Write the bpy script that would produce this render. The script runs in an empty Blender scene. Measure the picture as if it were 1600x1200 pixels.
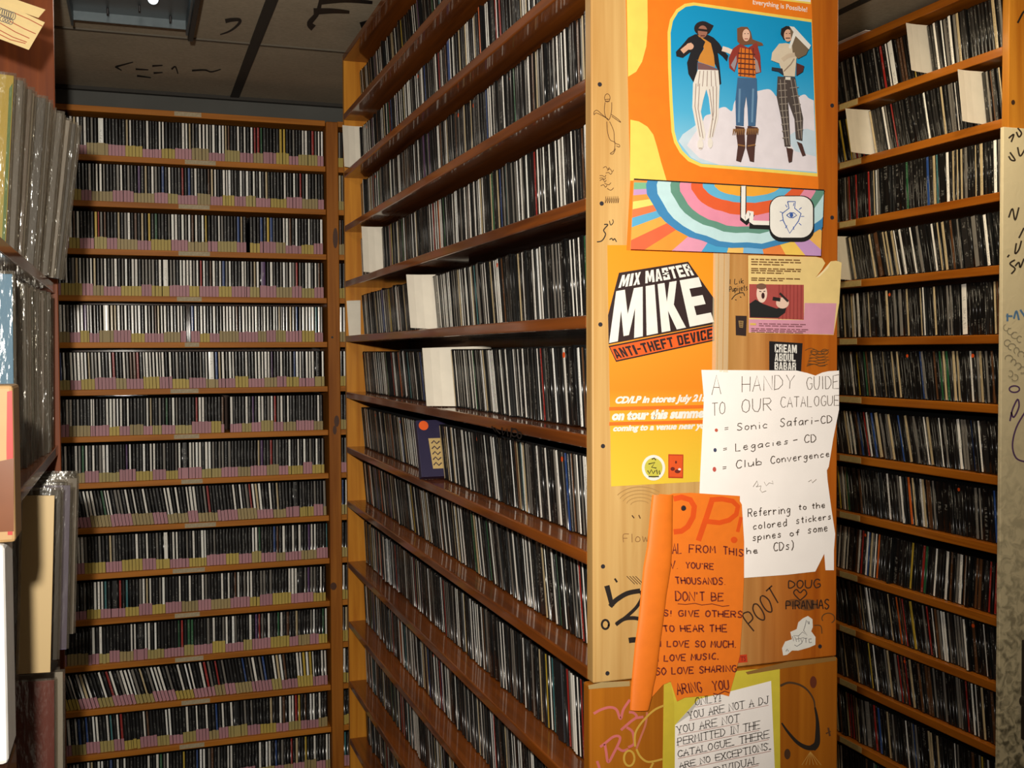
import bpy, bmesh, math, random
from mathutils import Vector, Matrix
random.seed(7)
R = math.radians
C = bpy.context.scene.collection
SC = bpy.context.scene

# ------------------------------------------------------------------ camera, light, exposure
EYE = 1.60
FPX = 1697.0
cam_d = bpy.data.cameras.new('camera')
cam_d.sensor_width = 36.0
cam_d.lens = 36.0 * FPX / 1600.0
cam_d.clip_start = 0.02
cam = bpy.data.objects.new('camera', cam_d)
C.objects.link(cam)
YAW, PITCH, ROLL = R(19.1), R(-1.69), R(-0.30)
CAM_M = (Matrix.Translation((0, 0, EYE)) @ Matrix.Rotation(-YAW, 4, 'Z')
         @ Matrix.Rotation(math.pi / 2 + PITCH, 4, 'X') @ Matrix.Rotation(ROLL, 4, 'Z'))
cam.matrix_world = CAM_M
SC.camera = cam
CAM_R = CAM_M.to_3x3()
CAM_I = CAM_M.inverted()

vs = SC.view_settings
vs.view_transform = 'Standard'
vs.look = 'None'
vs.gamma = 1.0
vs.use_curve_mapping = False
vs.exposure = 0.0
SC.cycles.transparent_max_bounces = 24

world = bpy.data.worlds.new('room_ambient')
SC.world = world
world.use_nodes = True
wb = world.node_tree.nodes['Background']
wb.inputs['Color'].default_value = (1.0, 0.86, 0.66, 1)
wb.inputs['Strength'].default_value = 0.16


def lamp(name, kind, loc, energy, color, target=None, **kw):
    d = bpy.data.lights.new(name, kind)
    d.energy = energy
    d.color = color
    for k, v in kw.items():
        setattr(d, k, v)
    o = bpy.data.objects.new(name, d)
    C.objects.link(o)
    o.location = loc
    if target is not None:
        o.rotation_euler = (Vector(target) - Vector(loc)).to_track_quat('-Z', 'Y').to_euler()
    return o


# the camera's flash, a hand above and to the left of the lens, tilted up and towards the back
lamp('camera_flash', 'SPOT', (-0.085, 0.03, EYE + 0.16), 205.0, (1.0, 0.93, 0.82),
     target=(0.55, 3.85, EYE + 0.16), spot_size=R(98), spot_blend=1.0, shadow_soft_size=0.022)
# left aisle's ceiling fitting, and an assumed, unseen one over the right aisle
lamp('aisle_tube_light', 'AREA', (0.0, 2.55, EYE + 0.83), 3.0, (1.0, 0.90, 0.74),
     target=(0.0, 2.55, 0), shape='RECTANGLE', size=0.22, size_y=1.1)
lamp('right_aisle_assumed_light', 'AREA', (1.42, 1.9, EYE + 0.84), 6.0, (1.0, 0.84, 0.58),
     target=(1.42, 1.9, 0), shape='RECTANGLE', size=0.22, size_y=1.1)

lamp('right_ceiling_fill', 'POINT', (1.50, 1.55, EYE + 0.66), 9.0, (1.0, 0.86, 0.62), shadow_soft_size=0.03)  # unseen point light added to brighten the ceiling on the right

# ------------------------------------------------------------------ pixel <-> place helpers
def ray(px, py):
    d = Vector(((px - 800.0) / FPX, -(py - 600.0) / FPX, -1.0))
    return CAM_R @ d


def on_y(px, py, Y):
    d = ray(px, py)
    t = Y / d.y
    return Vector((d.x * t, Y, EYE + d.z * t))


def on_x(px, py, X):
    d = ray(px, py)
    t = X / d.x
    return Vector((X, d.y * t, EYE + d.z * t))


def on_z(px, py, Z):
    d = ray(px, py)
    t = (Z - EYE) / d.z
    return Vector((d.x * t, d.y * t, Z))


def project(p):
    q = CAM_I @ Vector(p)
    if q.z > -0.05:
        return None
    return (800 + FPX * q.x / -q.z, 600 - FPX * q.y / -q.z, -q.z)


def lin(c):
    r = []
    for v in c[:3]:
        v = v / 255.0
        r.append(v / 12.92 if v <= 0.04045 else ((v + 0.055) / 1.055) ** 2.4)
    return (r[0], r[1], r[2], 1.0)


# ------------------------------------------------------------------ materials
def new_mat(name):
    m = bpy.data.materials.new(name)
    m.use_nodes = True
    nt = m.node_tree
    return m, nt, nt.nodes['Principled BSDF']


def plain(name, rgb, rough=0.6, metal=0.0, noise=0.06, nscale=40.0, coat=0.0, spec=0.5):
    m, nt, b = new_mat(name)
    b.inputs['Roughness'].default_value = rough
    b.inputs['Metallic'].default_value = metal
    b.inputs['Coat Weight'].default_value = coat
    b.inputs['Specular IOR Level'].default_value = spec
    tc = nt.nodes.new('ShaderNodeTexCoord')
    n = nt.nodes.new('ShaderNodeTexNoise')
    n.inputs['Scale'].default_value = nscale
    n.inputs['Detail'].default_value = 3
    nt.links.new(tc.outputs['Object'], n.inputs['Vector'])
    mx = nt.nodes.new('ShaderNodeMix')
    mx.data_type = 'RGBA'
    c = lin(rgb)
    mx.inputs['A'].default_value = tuple(max(0, v * (1 - noise * 2)) for v in c[:3]) + (1,)
    mx.inputs['B'].default_value = tuple(min(1, v * (1 + noise * 2)) for v in c[:3]) + (1,)
    nt.links.new(n.outputs['Fac'], mx.inputs['Factor'])
    nt.links.new(mx.outputs['Result'], b.inputs['Base Color'])
    return m


_pc = {}


def ink(rgb, rough=0.55):
    k = (tuple(rgb), rough)
    if k not in _pc:
        _pc[k] = plain('print_%d_%d_%d' % tuple(rgb), [v * .90 for v in rgb], rough, noise=0.05, nscale=60)
    return _pc[k]


def gradient(name, stops, z0, z1, rough=0.5, axis=2):
    """a printed colour fade along world z between two heights of the sheet"""
    m, nt, b = new_mat(name)
    b.inputs['Roughness'].default_value = rough
    tc = nt.nodes.new('ShaderNodeTexCoord')
    sp = nt.nodes.new('ShaderNodeSeparateXYZ')
    mr = nt.nodes.new('ShaderNodeMapRange')
    mr.inputs['From Min'].default_value = z0
    mr.inputs['From Max'].default_value = z1
    rp = nt.nodes.new('ShaderNodeValToRGB')
    while len(rp.color_ramp.elements) < len(stops):
        rp.color_ramp.elements.new(0.5)
    for e, (p, c) in zip(rp.color_ramp.elements, stops):
        e.position = p
        e.color = lin([v * .9 for v in c])
    nt.links.new(tc.outputs['Object'], sp.inputs[0])
    nt.links.new(sp.outputs[axis], mr.inputs['Value'])
    nt.links.new(mr.outputs['Result'], rp.inputs['Fac'])
    nt.links.new(rp.outputs['Color'], b.inputs['Base Color'])
    return m


def wood(name, light, dark, axis=2, rough=0.35, coat=0.3, grain=1.0, fade=None, rnd=True):
    """boards with long grain along one axis; fade = (x0, x1, second light, second dark) joins two planks"""
    m, nt, b = new_mat(name)
    b.inputs['Roughness'].default_value = rough
    b.inputs['Specular IOR Level'].default_value = 0.22
    b.inputs['Coat Weight'].default_value = coat
    b.inputs['Coat Roughness'].default_value = 0.08
    tc = nt.nodes.new('ShaderNodeTexCoord')
    oi = nt.nodes.new('ShaderNodeObjectInfo')
    add = nt.nodes.new('ShaderNodeVectorMath')
    add.operation = 'ADD'
    mul = nt.nodes.new('ShaderNodeVectorMath')
    mul.operation = 'SCALE'
    mul.inputs[0].default_value = (7.3, 5.1, 9.7)
    nt.links.new(oi.outputs['Random'], mul.inputs['Scale'])
    nt.links.new(tc.outputs['Object'], add.inputs[0])
    nt.links.new(mul.outputs[0], add.inputs[1])
    mp = nt.nodes.new('ShaderNodeMapping')
    s = [55.0 * grain] * 3
    s[axis] = 2.2 * grain
    mp.inputs['Scale'].default_value = s
    nt.links.new(add.outputs[0], mp.inputs['Vector'])
    n1 = nt.nodes.new('ShaderNodeTexNoise')
    n1.inputs['Scale'].default_value = 1.0
    n1.inputs['Detail'].default_value = 5
    n1.inputs['Distortion'].default_value = 0.6
    nt.links.new(mp.outputs[0], n1.inputs['Vector'])
    mp2 = nt.nodes.new('ShaderNodeMapping')
    s2 = [9.0] * 3
    s2[axis] = 1.3
    mp2.inputs['Scale'].default_value = s2
    nt.links.new(add.outputs[0], mp2.inputs['Vector'])
    n2 = nt.nodes.new('ShaderNodeTexNoise')
    n2.inputs['Scale'].default_value = 1.0
    n2.inputs['Detail'].default_value = 3
    nt.links.new(mp2.outputs[0], n2.inputs['Vector'])
    av = nt.nodes.new('ShaderNodeMath')
    av.operation = 'MULTIPLY_ADD'
    av.inputs[1].default_value = 0.55
    nt.links.new(n1.outputs['Fac'], av.inputs[0])
    hl = nt.nodes.new('ShaderNodeMath')
    hl.operation = 'MULTIPLY'
    hl.inputs[1].default_value = 0.45
    nt.links.new(n2.outputs['Fac'], hl.inputs[0])
    nt.links.new(hl.outputs[0], av.inputs[2])
    rp = nt.nodes.new('ShaderNodeValToRGB')
    rp.color_ramp.elements[0].position = 0.34
    rp.color_ramp.elements[1].position = 0.64
    rp.color_ramp.elements[0].color = lin(dark)
    rp.color_ramp.elements[1].color = lin(light)
    nt.links.new(av.outputs[0], rp.inputs['Fac'])
    col = rp.outputs['Color']
    if fade:
        x0, x1, l2, d2 = fade
        rq = nt.nodes.new('ShaderNodeValToRGB')
        rq.color_ramp.elements[0].position = 0.34
        rq.color_ramp.elements[1].position = 0.64
        rq.color_ramp.elements[0].color = lin(d2)
        rq.color_ramp.elements[1].color = lin(l2)
        nt.links.new(av.outputs[0], rq.inputs['Fac'])
        sp = nt.nodes.new('ShaderNodeSeparateXYZ')
        nt.links.new(tc.outputs['Object'], sp.inputs[0])
        ad = nt.nodes.new('ShaderNodeMath')
        ad.operation = 'MULTIPLY_ADD'
        ad.inputs[1].default_value = 0.12
        nt.links.new(n2.outputs['Fac'], ad.inputs[0])
        nt.links.new(sp.outputs[0], ad.inputs[2])
        mr = nt.nodes.new('ShaderNodeMapRange')
        mr.inputs['From Min'].default_value = x0 + 0.06
        mr.inputs['From Max'].default_value = x1 + 0.06
        nt.links.new(ad.outputs[0], mr.inputs['Value'])
        mx = nt.nodes.new('ShaderNodeMix')
        mx.data_type = 'RGBA'
        nt.links.new(mr.outputs['Result'], mx.inputs['Factor'])
        nt.links.new(col, mx.inputs['A'])
        nt.links.new(rq.outputs['Color'], mx.inputs['B'])
        col = mx.outputs['Result']
    nt.links.new(col, b.inputs['Base Color'])
    bp = nt.nodes.new('ShaderNodeBump')
    bp.inputs['Strength'].default_value = 0.12
    bp.inputs['Distance'].default_value = 0.002
    nt.links.new(n1.outputs['Fac'], bp.inputs['Height'])
    nt.links.new(bp.outputs['Normal'], b.inputs['Normal'])
    return m


M_pine_post = wood('pine_post', (188, 118, 42), (142, 80, 20), 2, rough=.5, coat=.0)
M_yellow_pine = wood('yellow_pine', (206, 140, 46), (166, 98, 22), 2, coat=.1)  # yellow pine's own colour
M_panel = wood('pine_end_board', (194, 158, 100), (164, 120, 62), 2, rough=0.5, coat=0.1,
               fade=(-0.03, 0.13, (178, 98, 22), (142, 66, 10)))
M_panel_low = wood('plywood_end_board', (170, 102, 22), (138, 74, 10), 2, rough=0.5, coat=0.0, grain=0.7)
M_shelf_y = wood('varnished_shelf_board', (150, 78, 18), (90, 42, 7), 1, rough=0.5, coat=0.8)
M_shelf_r = wood('right_shelf_board', (184, 108, 28), (136, 70, 14), 1, rough=0.35, coat=0.4)
M_shelf_x = wood('back_shelf_board', (198, 124, 40), (152, 88, 20), 0, rough=0.5, coat=0.0)
M_dark_wood = wood('dark_inner_board', (70, 40, 22), (44, 24, 12), 2, rough=0.5)
M_orange_board = wood('orange_side_board', (122, 58, 12), (90, 38, 7), 2, rough=0.5, coat=0.0)
M_paper = plain('white_paper', (235, 228, 224), 0.75, noise=0.03, nscale=25)
M_card = plain('divider_card_paper', (222, 214, 198), 0.7, noise=0.05, nscale=30)
M_masking = plain('masking_tape', (205, 180, 120), 0.6, noise=0.12, nscale=90)
M_tapelabel = plain('paper_label', (176, 160, 128), 0.6, noise=0.2, nscale=160)
M_screw = plain('screw_steel', (70, 66, 72), 0.4, metal=0.7)
M_black = plain('black_ink', (22, 16, 16), 0.5)
M_concrete = plain('painted_wall', (120, 116, 108), 0.8, noise=0.15, nscale=8)
M_floor = plain('floor_vinyl', (70, 62, 54), 0.5, noise=0.2, nscale=6)


def mat_case():
    m, nt, b = new_mat('jewel_case_plastic')
    b.inputs['Base Color'].default_value = (0.007, 0.007, 0.007, 1)
    b.inputs['Roughness'].default_value = 0.20
    b.inputs['Specular IOR Level'].default_value = 0.7
    return m


def mat_spine(name, stuff):
    """spine insert: own colour (object colour or face attribute) with illegible speckle of small print"""
    m, nt, b = new_mat(name)
    L = nt.links.new
    if stuff:
        at = nt.nodes.new('ShaderNodeAttribute')
        at.attribute_name = 'col'
        col, rnd = at.outputs['Color'], at.outputs['Alpha']
    else:
        oi = nt.nodes.new('ShaderNodeObjectInfo')
        col, rnd = oi.outputs['Color'], oi.outputs['Random']
    uv = nt.nodes.new('ShaderNodeUVMap')
    uv.uv_map = 'UVMap'
    sp = nt.nodes.new('ShaderNodeSeparateXYZ')
    L(uv.outputs[0], sp.inputs[0])
    sc = nt.nodes.new('ShaderNodeMath'); sc.operation = 'MULTIPLY'; sc.inputs[1].default_value = 91.7
    L(rnd, sc.inputs[0])
    cb = nt.nodes.new('ShaderNodeCombineXYZ')
    u1 = nt.nodes.new('ShaderNodeMath'); u1.operation = 'MULTIPLY'; u1.inputs[1].default_value = 3.0
    v1 = nt.nodes.new('ShaderNodeMath'); v1.operation = 'MULTIPLY'; v1.inputs[1].default_value = 42.0
    L(sp.outputs[0], u1.inputs[0]); L(sp.outputs[1], v1.inputs[0])
    L(u1.outputs[0], cb.inputs[0]); L(v1.outputs[0], cb.inputs[1]); L(sc.outputs[0], cb.inputs[2])
    n = nt.nodes.new('ShaderNodeTexNoise'); n.inputs['Scale'].default_value = 1.0; n.inputs['Detail'].default_value = 2
    L(cb.outputs[0], n.inputs['Vector'])
    cb2 = nt.nodes.new('ShaderNodeCombineXYZ')
    v2 = nt.nodes.new('ShaderNodeMath'); v2.operation = 'MULTIPLY'; v2.inputs[1].default_value = 3.2
    L(sp.outputs[1], v2.inputs[0]); L(v2.outputs[0], cb2.inputs[1]); L(sc.outputs[0], cb2.inputs[2])
    n2 = nt.nodes.new('ShaderNodeTexNoise'); n2.inputs['Scale'].default_value = 1.0; n2.inputs['Detail'].default_value = 1
    L(cb2.outputs[0], n2.inputs['Vector'])
    g1 = nt.nodes.new('ShaderNodeMath'); g1.operation = 'GREATER_THAN'; g1.inputs[1].default_value = 0.53
    L(n.outputs['Fac'], g1.inputs[0])
    g2 = nt.nodes.new('ShaderNodeMath'); g2.operation = 'GREATER_THAN'; g2.inputs[1].default_value = 0.52
    L(n2.outputs['Fac'], g2.inputs[0])
    # only the middle of the width carries print
    cu = nt.nodes.new('ShaderNodeMath'); cu.operation = 'SUBTRACT'; cu.inputs[1].default_value = 0.5
    L(sp.outputs[0], cu.inputs[0])
    au = nt.nodes.new('ShaderNodeMath'); au.operation = 'ABSOLUTE'; L(cu.outputs[0], au.inputs[0])
    lu = nt.nodes.new('ShaderNodeMath'); lu.operation = 'LESS_THAN'; lu.inputs[1].default_value = 0.27
    L(au.outputs[0], lu.inputs[0])
    m1 = nt.nodes.new('ShaderNodeMath'); m1.operation = 'MULTIPLY'; L(g1.outputs[0], m1.inputs[0]); L(g2.outputs[0], m1.inputs[1])
    m2 = nt.nodes.new('ShaderNodeMath'); m2.operation = 'MULTIPLY'; L(m1.outputs[0], m2.inputs[0]); L(lu.outputs[0], m2.inputs[1])
    m3 = nt.nodes.new('ShaderNodeMath'); m3.operation = 'MULTIPLY'; m3.inputs[1].default_value = 0.32
    L(m2.outputs[0], m3.inputs[0])
    # contrast ink: light on dark, dark on light
    bw = nt.nodes.new('ShaderNodeRGBToBW'); L(col, bw.inputs[0])
    lt = nt.nodes.new('ShaderNodeMath'); lt.operation = 'LESS_THAN'; lt.inputs[1].default_value = 0.18
    L(bw.outputs[0], lt.inputs[0])
    ik = nt.nodes.new('ShaderNodeMix'); ik.data_type = 'RGBA'
    ik.inputs['A'].default_value = (0.03, 0.025, 0.03, 1); ik.inputs['B'].default_value = (0.5, 0.48, 0.42, 1)
    L(lt.outputs[0], ik.inputs['Factor'])
    mx = nt.nodes.new('ShaderNodeMix'); mx.data_type = 'RGBA'
    L(m3.outputs[0], mx.inputs['Factor']); L(col, mx.inputs['A']); L(ik.outputs['Result'], mx.inputs['B'])
    L(mx.outputs['Result'], b.inputs['Base Color'])
    b.inputs['Roughness'].default_value = 0.45
    b.inputs['Coat Weight'].default_value = 0.55
    b.inputs['Coat Roughness'].default_value = 0.14
    return m


def mat_tint(name, stuff, rough=0.55):
    m, nt, b = new_mat(name)
    if stuff:
        at = nt.nodes.new('ShaderNodeAttribute'); at.attribute_name = 'col'
        nt.links.new(at.outputs['Color'], b.inputs['Base Color'])
    else:
        oi = nt.nodes.new('ShaderNodeObjectInfo')
        nt.links.new(oi.outputs['Color'], b.inputs['Base Color'])
    b.inputs['Roughness'].default_value = rough
    return m


M_case = mat_case()
M_spine = mat_spine('spine_insert', False)
M_spine_s = mat_spine('spine_insert_many', True)
M_stick = mat_tint('sticker_paper', False)
M_stick_s = mat_tint('sticker_paper_many', True)
M_sleeve = mat_tint('record_sleeve_card', False, 0.5)


def mat_film():
    m, nt, b = new_mat('clear_plastic_film')
    nt.nodes.remove(b)
    out = nt.nodes['Material Output']
    tr = nt.nodes.new('ShaderNodeBsdfTransparent')
    tr.inputs['Color'].default_value = (0.90, 0.88, 0.84, 1)
    gl = nt.nodes.new('ShaderNodeBsdfGlossy')
    gl.inputs['Roughness'].default_value = 0.22
    gl.inputs['Color'].default_value = (0.9, 0.9, 0.88, 1)
    df = nt.nodes.new('ShaderNodeBsdfDiffuse')
    df.inputs['Color'].default_value = (0.30, 0.26, 0.20, 1)
    tc = nt.nodes.new('ShaderNodeTexCoord')
    oi = nt.nodes.new('ShaderNodeObjectInfo')
    ad = nt.nodes.new('ShaderNodeVectorMath'); ad.operation = 'ADD'
    nt.links.new(tc.outputs['Object'], ad.inputs[0]); nt.links.new(oi.outputs['Random'], ad.inputs[1])
    mp = nt.nodes.new('ShaderNodeMapping'); mp.inputs['Scale'].default_value = (48, 48, 14)
    nt.links.new(ad.outputs[0], mp.inputs['Vector'])
    n = nt.nodes.new('ShaderNodeTexNoise'); n.inputs['Scale'].default_value = 1.0; n.inputs['Detail'].default_value = 4
    nt.links.new(mp.outputs[0], n.inputs['Vector'])
    bp = nt.nodes.new('ShaderNodeBump'); bp.inputs['Strength'].default_value = 0.95; bp.inputs['Distance'].default_value = 0.0115
    nt.links.new(n.outputs['Fac'], bp.inputs['Height'])
    nt.links.new(bp.outputs['Normal'], gl.inputs['Normal'])
    a = nt.nodes.new('ShaderNodeMixShader'); a.inputs[0].default_value = 0.45
    nt.links.new(gl.outputs[0], a.inputs[1]); nt.links.new(df.outputs[0], a.inputs[2])
    mx = nt.nodes.new('ShaderNodeMixShader'); mx.inputs[0].default_value = 0.28
    nt.links.new(tr.outputs[0], mx.inputs[1]); nt.links.new(a.outputs[0], mx.inputs[2])
    nt.links.new(mx.outputs[0], out.inputs[0])
    return m


M_film = mat_film()

# ------------------------------------------------------------------ object helpers
def tag(o, label=None, cat=None, group=None, kind=None):
    if label: o['label'] = label
    if cat: o['category'] = cat
    if group: o['group'] = group
    if kind: o['kind'] = kind
    return o


def empty(name, loc, label, cat, group=None):
    o = bpy.data.objects.new(name, None)
    o.empty_display_size = 0.05
    C.objects.link(o)
    o.location = loc
    bpy.context.view_layer.update() if False else None
    return tag(o, label, cat, group)


def obj(name, me, parent=None, mats=None, world=None):
    """me in world coordinates unless world is given; parents are unrotated empties or meshes at loc"""
    o = bpy.data.objects.new(name, me)
    C.objects.link(o)
    if mats:
        for m in (mats if isinstance(mats, (list, tuple)) else [mats]):
            me.materials.append(m)
    if parent is not None:
        o.parent = parent
        off = Vector((0, 0, 0))
        p = parent
        while p is not None:
            off += Vector(p.location)
            p = p.parent
        o.location = -off
    if world is not None:
        o.matrix_world = world
    return o


def recenter(o):
    """move a mesh object's origin to the middle of its geometry (unparented to rotations)"""
    me = o.data
    n = len(me.vertices)
    c = Vector((0, 0, 0))
    for v in me.vertices:
        c += v.co
    c /= max(1, n)
    me.transform(Matrix.Translation(-c))
    o.location = Vector(o.location) + c
    return o


class MB:
    def __init__(s):
        s.bm = bmesh.new()

    def box(s, a, b, bev=0.0, mi=0):
        a, b = Vector(a), Vector(b)
        r = bmesh.ops.create_cube(s.bm, size=1.0)
        vv = r['verts']
        for v in vv:
            v.co = Vector(((a.x + b.x) / 2 + v.co.x * (b.x - a.x), (a.y + b.y) / 2 + v.co.y * (b.y - a.y),
                           (a.z + b.z) / 2 + v.co.z * (b.z - a.z)))
        fs = set(f for v in vv for f in v.link_faces)
        for f in fs: f.material_index = mi
        if bev > 0:
            es = list(set(e for v in vv for e in v.link_edges))
            bmesh.ops.bevel(s.bm, geom=es, offset=bev, segments=2, affect='EDGES', profile=0.5)
        return s

    def cyl(s, p, q, r0, r1=None, n=16, mi=0):
        p, q = Vector(p), Vector(q)
        r1 = r0 if r1 is None else r1
        d = (q - p)
        m = Matrix.Translation((p + q) / 2) @ d.to_track_quat('Z', 'Y').to_matrix().to_4x4()
        r = bmesh.ops.create_cone(s.bm, cap_ends=True, segments=n, radius1=r0, radius2=r1, depth=d.length, matrix=m)
        for f in set(f for v in r['verts'] for f in v.link_faces): f.material_index = mi
        return s

    def poly(s, pts, mi=0):
        f = s.bm.faces.new([s.bm.verts.new(p) for p in pts])
        f.material_index = mi
        return s

    def done(s, name, mats, parent=None, smooth=False, center=True):
        bmesh.ops.recalc_face_normals(s.bm, faces=s.bm.faces)
        me = bpy.data.meshes.new(name)
        s.bm.to_mesh(me)
        s.bm.free()
        if smooth:
            for p in me.polygons: p.use_smooth = True
        o = obj(name, me, parent, mats)
        if center: recenter(o)
        return o


def box(name, a, b, mat, parent=None, bev=0.0015):
    return MB().box(a, b, bev).done(name, mat, parent)


# ------------------------------------------------------------------ lettering
GL = {
 'A': "0,0 .5,1 1,0|.2,.38 .8,.38", 'B': "0,0 0,1 .7,.95 .8,.75 .6,.55 0,.52|.6,.55 .95,.35 .8,.08 0,0",
 'C': "1,.85 .7,1 .3,.95 .05,.6 .05,.35 .3,.03 .7,0 1,.15", 'D': "0,0 0,1 .5,.95 .95,.65 .95,.35 .5,.03 0,0",
 'E': "1,1 0,1 0,0 1,0|0,.52 .8,.52", 'F': "1,1 0,1 0,0|0,.52 .75,.52",
 'G': "1,.85 .7,1 .3,.95 .05,.6 .05,.35 .3,.03 .7,0 1,.2 1,.45 .6,.45", 'H': "0,0 0,1|1,0 1,1|0,.5 1,.5",
 'I': ".5,0 .5,1", 'J': ".8,1 .8,.2 .55,0 .2,.05 .05,.25", 'K': "0,0 0,1|1,1 0,.45 1,0", 'L': "0,1 0,0 .9,0",
 'M': "0,0 .1,1 .5,.35 .9,1 1,0", 'N': "0,0 0,1 1,0 1,1", 'O': ".5,1 .15,.85 0,.5 .15,.15 .5,0 .85,.15 1,.5 .85,.85 .5,1",
 'P': "0,0 0,1 .75,.97 .95,.75 .75,.5 0,.46", 'Q': ".5,1 .15,.85 0,.5 .15,.15 .5,0 .85,.15 1,.5 .85,.85 .5,1|.6,.25 1,-.05",
 'R': "0,0 0,1 .75,.97 .95,.75 .75,.52 0,.5|.4,.5 1,0", 'S': ".95,.85 .6,1 .2,.92 .1,.7 .5,.52 .9,.3 .75,.06 .35,0 .02,.15",
 'T': "0,1 1,1|.5,1 .5,0", 'U': "0,1 .02,.3 .25,.02 .7,.02 .95,.3 1,1", 'V': "0,1 .5,0 1,1", 'W': "0,1 .25,0 .5,.7 .75,0 1,1",
 'X': "0,1 1,0|0,0 1,1", 'Y': "0,1 .5,.5 1,1|.5,.5 .5,0", 'Z': "0,1 1,1 0,0 1,0",
 'a': ".9,.55 .4,.6 .1,.35 .2,.05 .6,.05 .9,.3|.9,.6 .95,0", 'b': "0,1 .02,0|.02,.3 .4,.6 .9,.4 .8,.05 .05,.05",
 'c': ".9,.5 .5,.6 .1,.35 .3,.03 .9,.08", 'd': ".9,1 .9,0|.9,.5 .4,.6 .1,.3 .4,0 .9,.15", 'e': ".1,.3 .85,.36 .7,.6 .25,.55 .1,.25 .35,0 .9,.1",
 'f': ".95,.95 .6,1 .5,.8 .5,0|.1,.55 .9,.6", 'g': ".85,.5 .45,.6 .15,.35 .35,.1 .85,.3|.88,.6 .85,-.2 .5,-.4 .1,-.25",
 'h': "0,1 .03,0|.03,.35 .5,.6 .85,.45 .88,0", 'i': ".5,.58 .5,0|.48,.82 .54,.86", 'j': ".6,.58 .55,-.25 .2,-.35|.6,.85 .65,.88",
 'k': "0,1 .03,0|.8,.6 .1,.3 .85,0", 'l': ".5,1 .5,0", 'm': "0,.6 .03,0|.03,.4 .3,.6 .48,.4 .48,0|.48,.4 .75,.6 .95,.4 .95,0",
 'n': "0,.6 .05,0|.05,.38 .5,.6 .85,.42 .88,0", 'o': ".5,.6 .15,.45 .12,.15 .5,0 .85,.15 .85,.45 .5,.6", 'p': "0,.6 .05,-.4|.03,.4 .5,.6 .9,.35 .6,.03 .05,.12",
 'q': ".9,.6 .85,-.4", 'r': "0,.6 .08,0|.06,.35 .45,.58 .85,.52", 's': ".85,.52 .45,.6 .2,.45 .75,.22 .65,.02 .1,.05", 't': ".5,.9 .5,.05 .85,.05|.1,.6 .9,.62",
 'u': "0,.6 .1,.1 .5,.02 .85,.3|.88,.6 .92,0", 'v': "0,.6 .45,0 .9,.6", 'w': "0,.6 .25,0 .5,.45 .75,0 1,.6", 'x': "0,.6 .9,0|0,0 .9,.6",
 'y': "0,.6 .45,.15|.9,.6 .4,-.35", 'z': "0,.6 .9,.6 0,0 .9,0",
 '=': "0,.62 .9,.66|0,.3 .9,.34", '-': ".05,.4 .95,.45", '!': ".5,1 .48,.3|.48,.06 .52,0", ',': ".5,.08 .3,-.15", '.': ".4,.06 .55,0",
 ')': ".2,1.05 .75,.7 .75,.2 .2,-.15", "'": ".5,1 .4,.75", '2': ".05,.8 .5,1 .9,.75 .1,0 .95,0", '1': ".3,.8 .5,1 .5,0",
 '3': ".1,.95 .7,.9 .4,.55 .85,.3 .5,0 .05,.1",
}
NARROW = {'I': .35, 'i': .35, 'l': .35, '!': .35, '.': .3, ',': .3, "'": .3, 't': .7, 'f': .7, 'r': .75, ')': .5, 'j': .5, '1': .6}


def text_mesh(body, bold=0.0, shear=0.0):
    cu = bpy.data.curves.new('lettering', 'FONT')
    cu.body = body
    cu.offset = bold
    cu.shear = shear
    cu.resolution_u = 3
    ob = bpy.data.objects.new('lettering', cu)
    C.objects.link(ob)
    dg = bpy.context.evaluated_depsgraph_get()
    ev = ob.evaluated_get(dg)
    me = ev.to_mesh()
    vs_ = [v.co.copy() for v in me.vertices]
    fs_ = [list(p.vertices) for p in me.polygons]
    ev.to_mesh_clear()
    bpy.data.objects.remove(ob)
    bpy.data.curves.remove(cu)
    x0 = min(v.x for v in vs_); x1 = max(v.x for v in vs_)
    y0 = min(v.y for v in vs_); y1 = max(v.y for v in vs_)
    return [((v.x - x0) / (x1 - x0), (v.y - y0) / (y1 - y0)) for v in vs_], fs_


def ellipse(cx, cy, rx, ry, n=20, a0=0.0, a1=360.0):
    k = n if a1 - a0 >= 360 else n + 1
    return [(cx + rx * math.cos(R(a0 + (a1 - a0) * i / n)), cy + ry * math.sin(R(a0 + (a1 - a0) * i / n))) for i in range(k)]


def smooth(pts, closed=False, n=5):
    """Catmull-Rom through the points"""
    m = len(pts)
    if m < 3: return pts
    out = []
    for i in range(m if closed else m - 1):
        g = (lambda k: pts[k % m]) if closed else (lambda k: pts[max(0, min(m - 1, k))])
        a, b, c, d = g(i - 1), g(i), g(i + 1), g(i + 2)
        for k in range(n):
            t = k / n
            out.append(tuple(.5 * (2 * b[j] + (c[j] - a[j]) * t + (2 * a[j] - 5 * b[j] + 4 * c[j] - d[j]) * t * t + (3 * b[j] - a[j] - 3 * c[j] + d[j]) * t ** 3) for j in (0, 1)))
    if not closed: out.append(pts[-1])
    return out


# heavy condensed capitals, each as a few solid pieces
def _r(x0, y0, x1, y1): return [(x0, y0), (x1, y0), (x1, y1), (x0, y1)]


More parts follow.
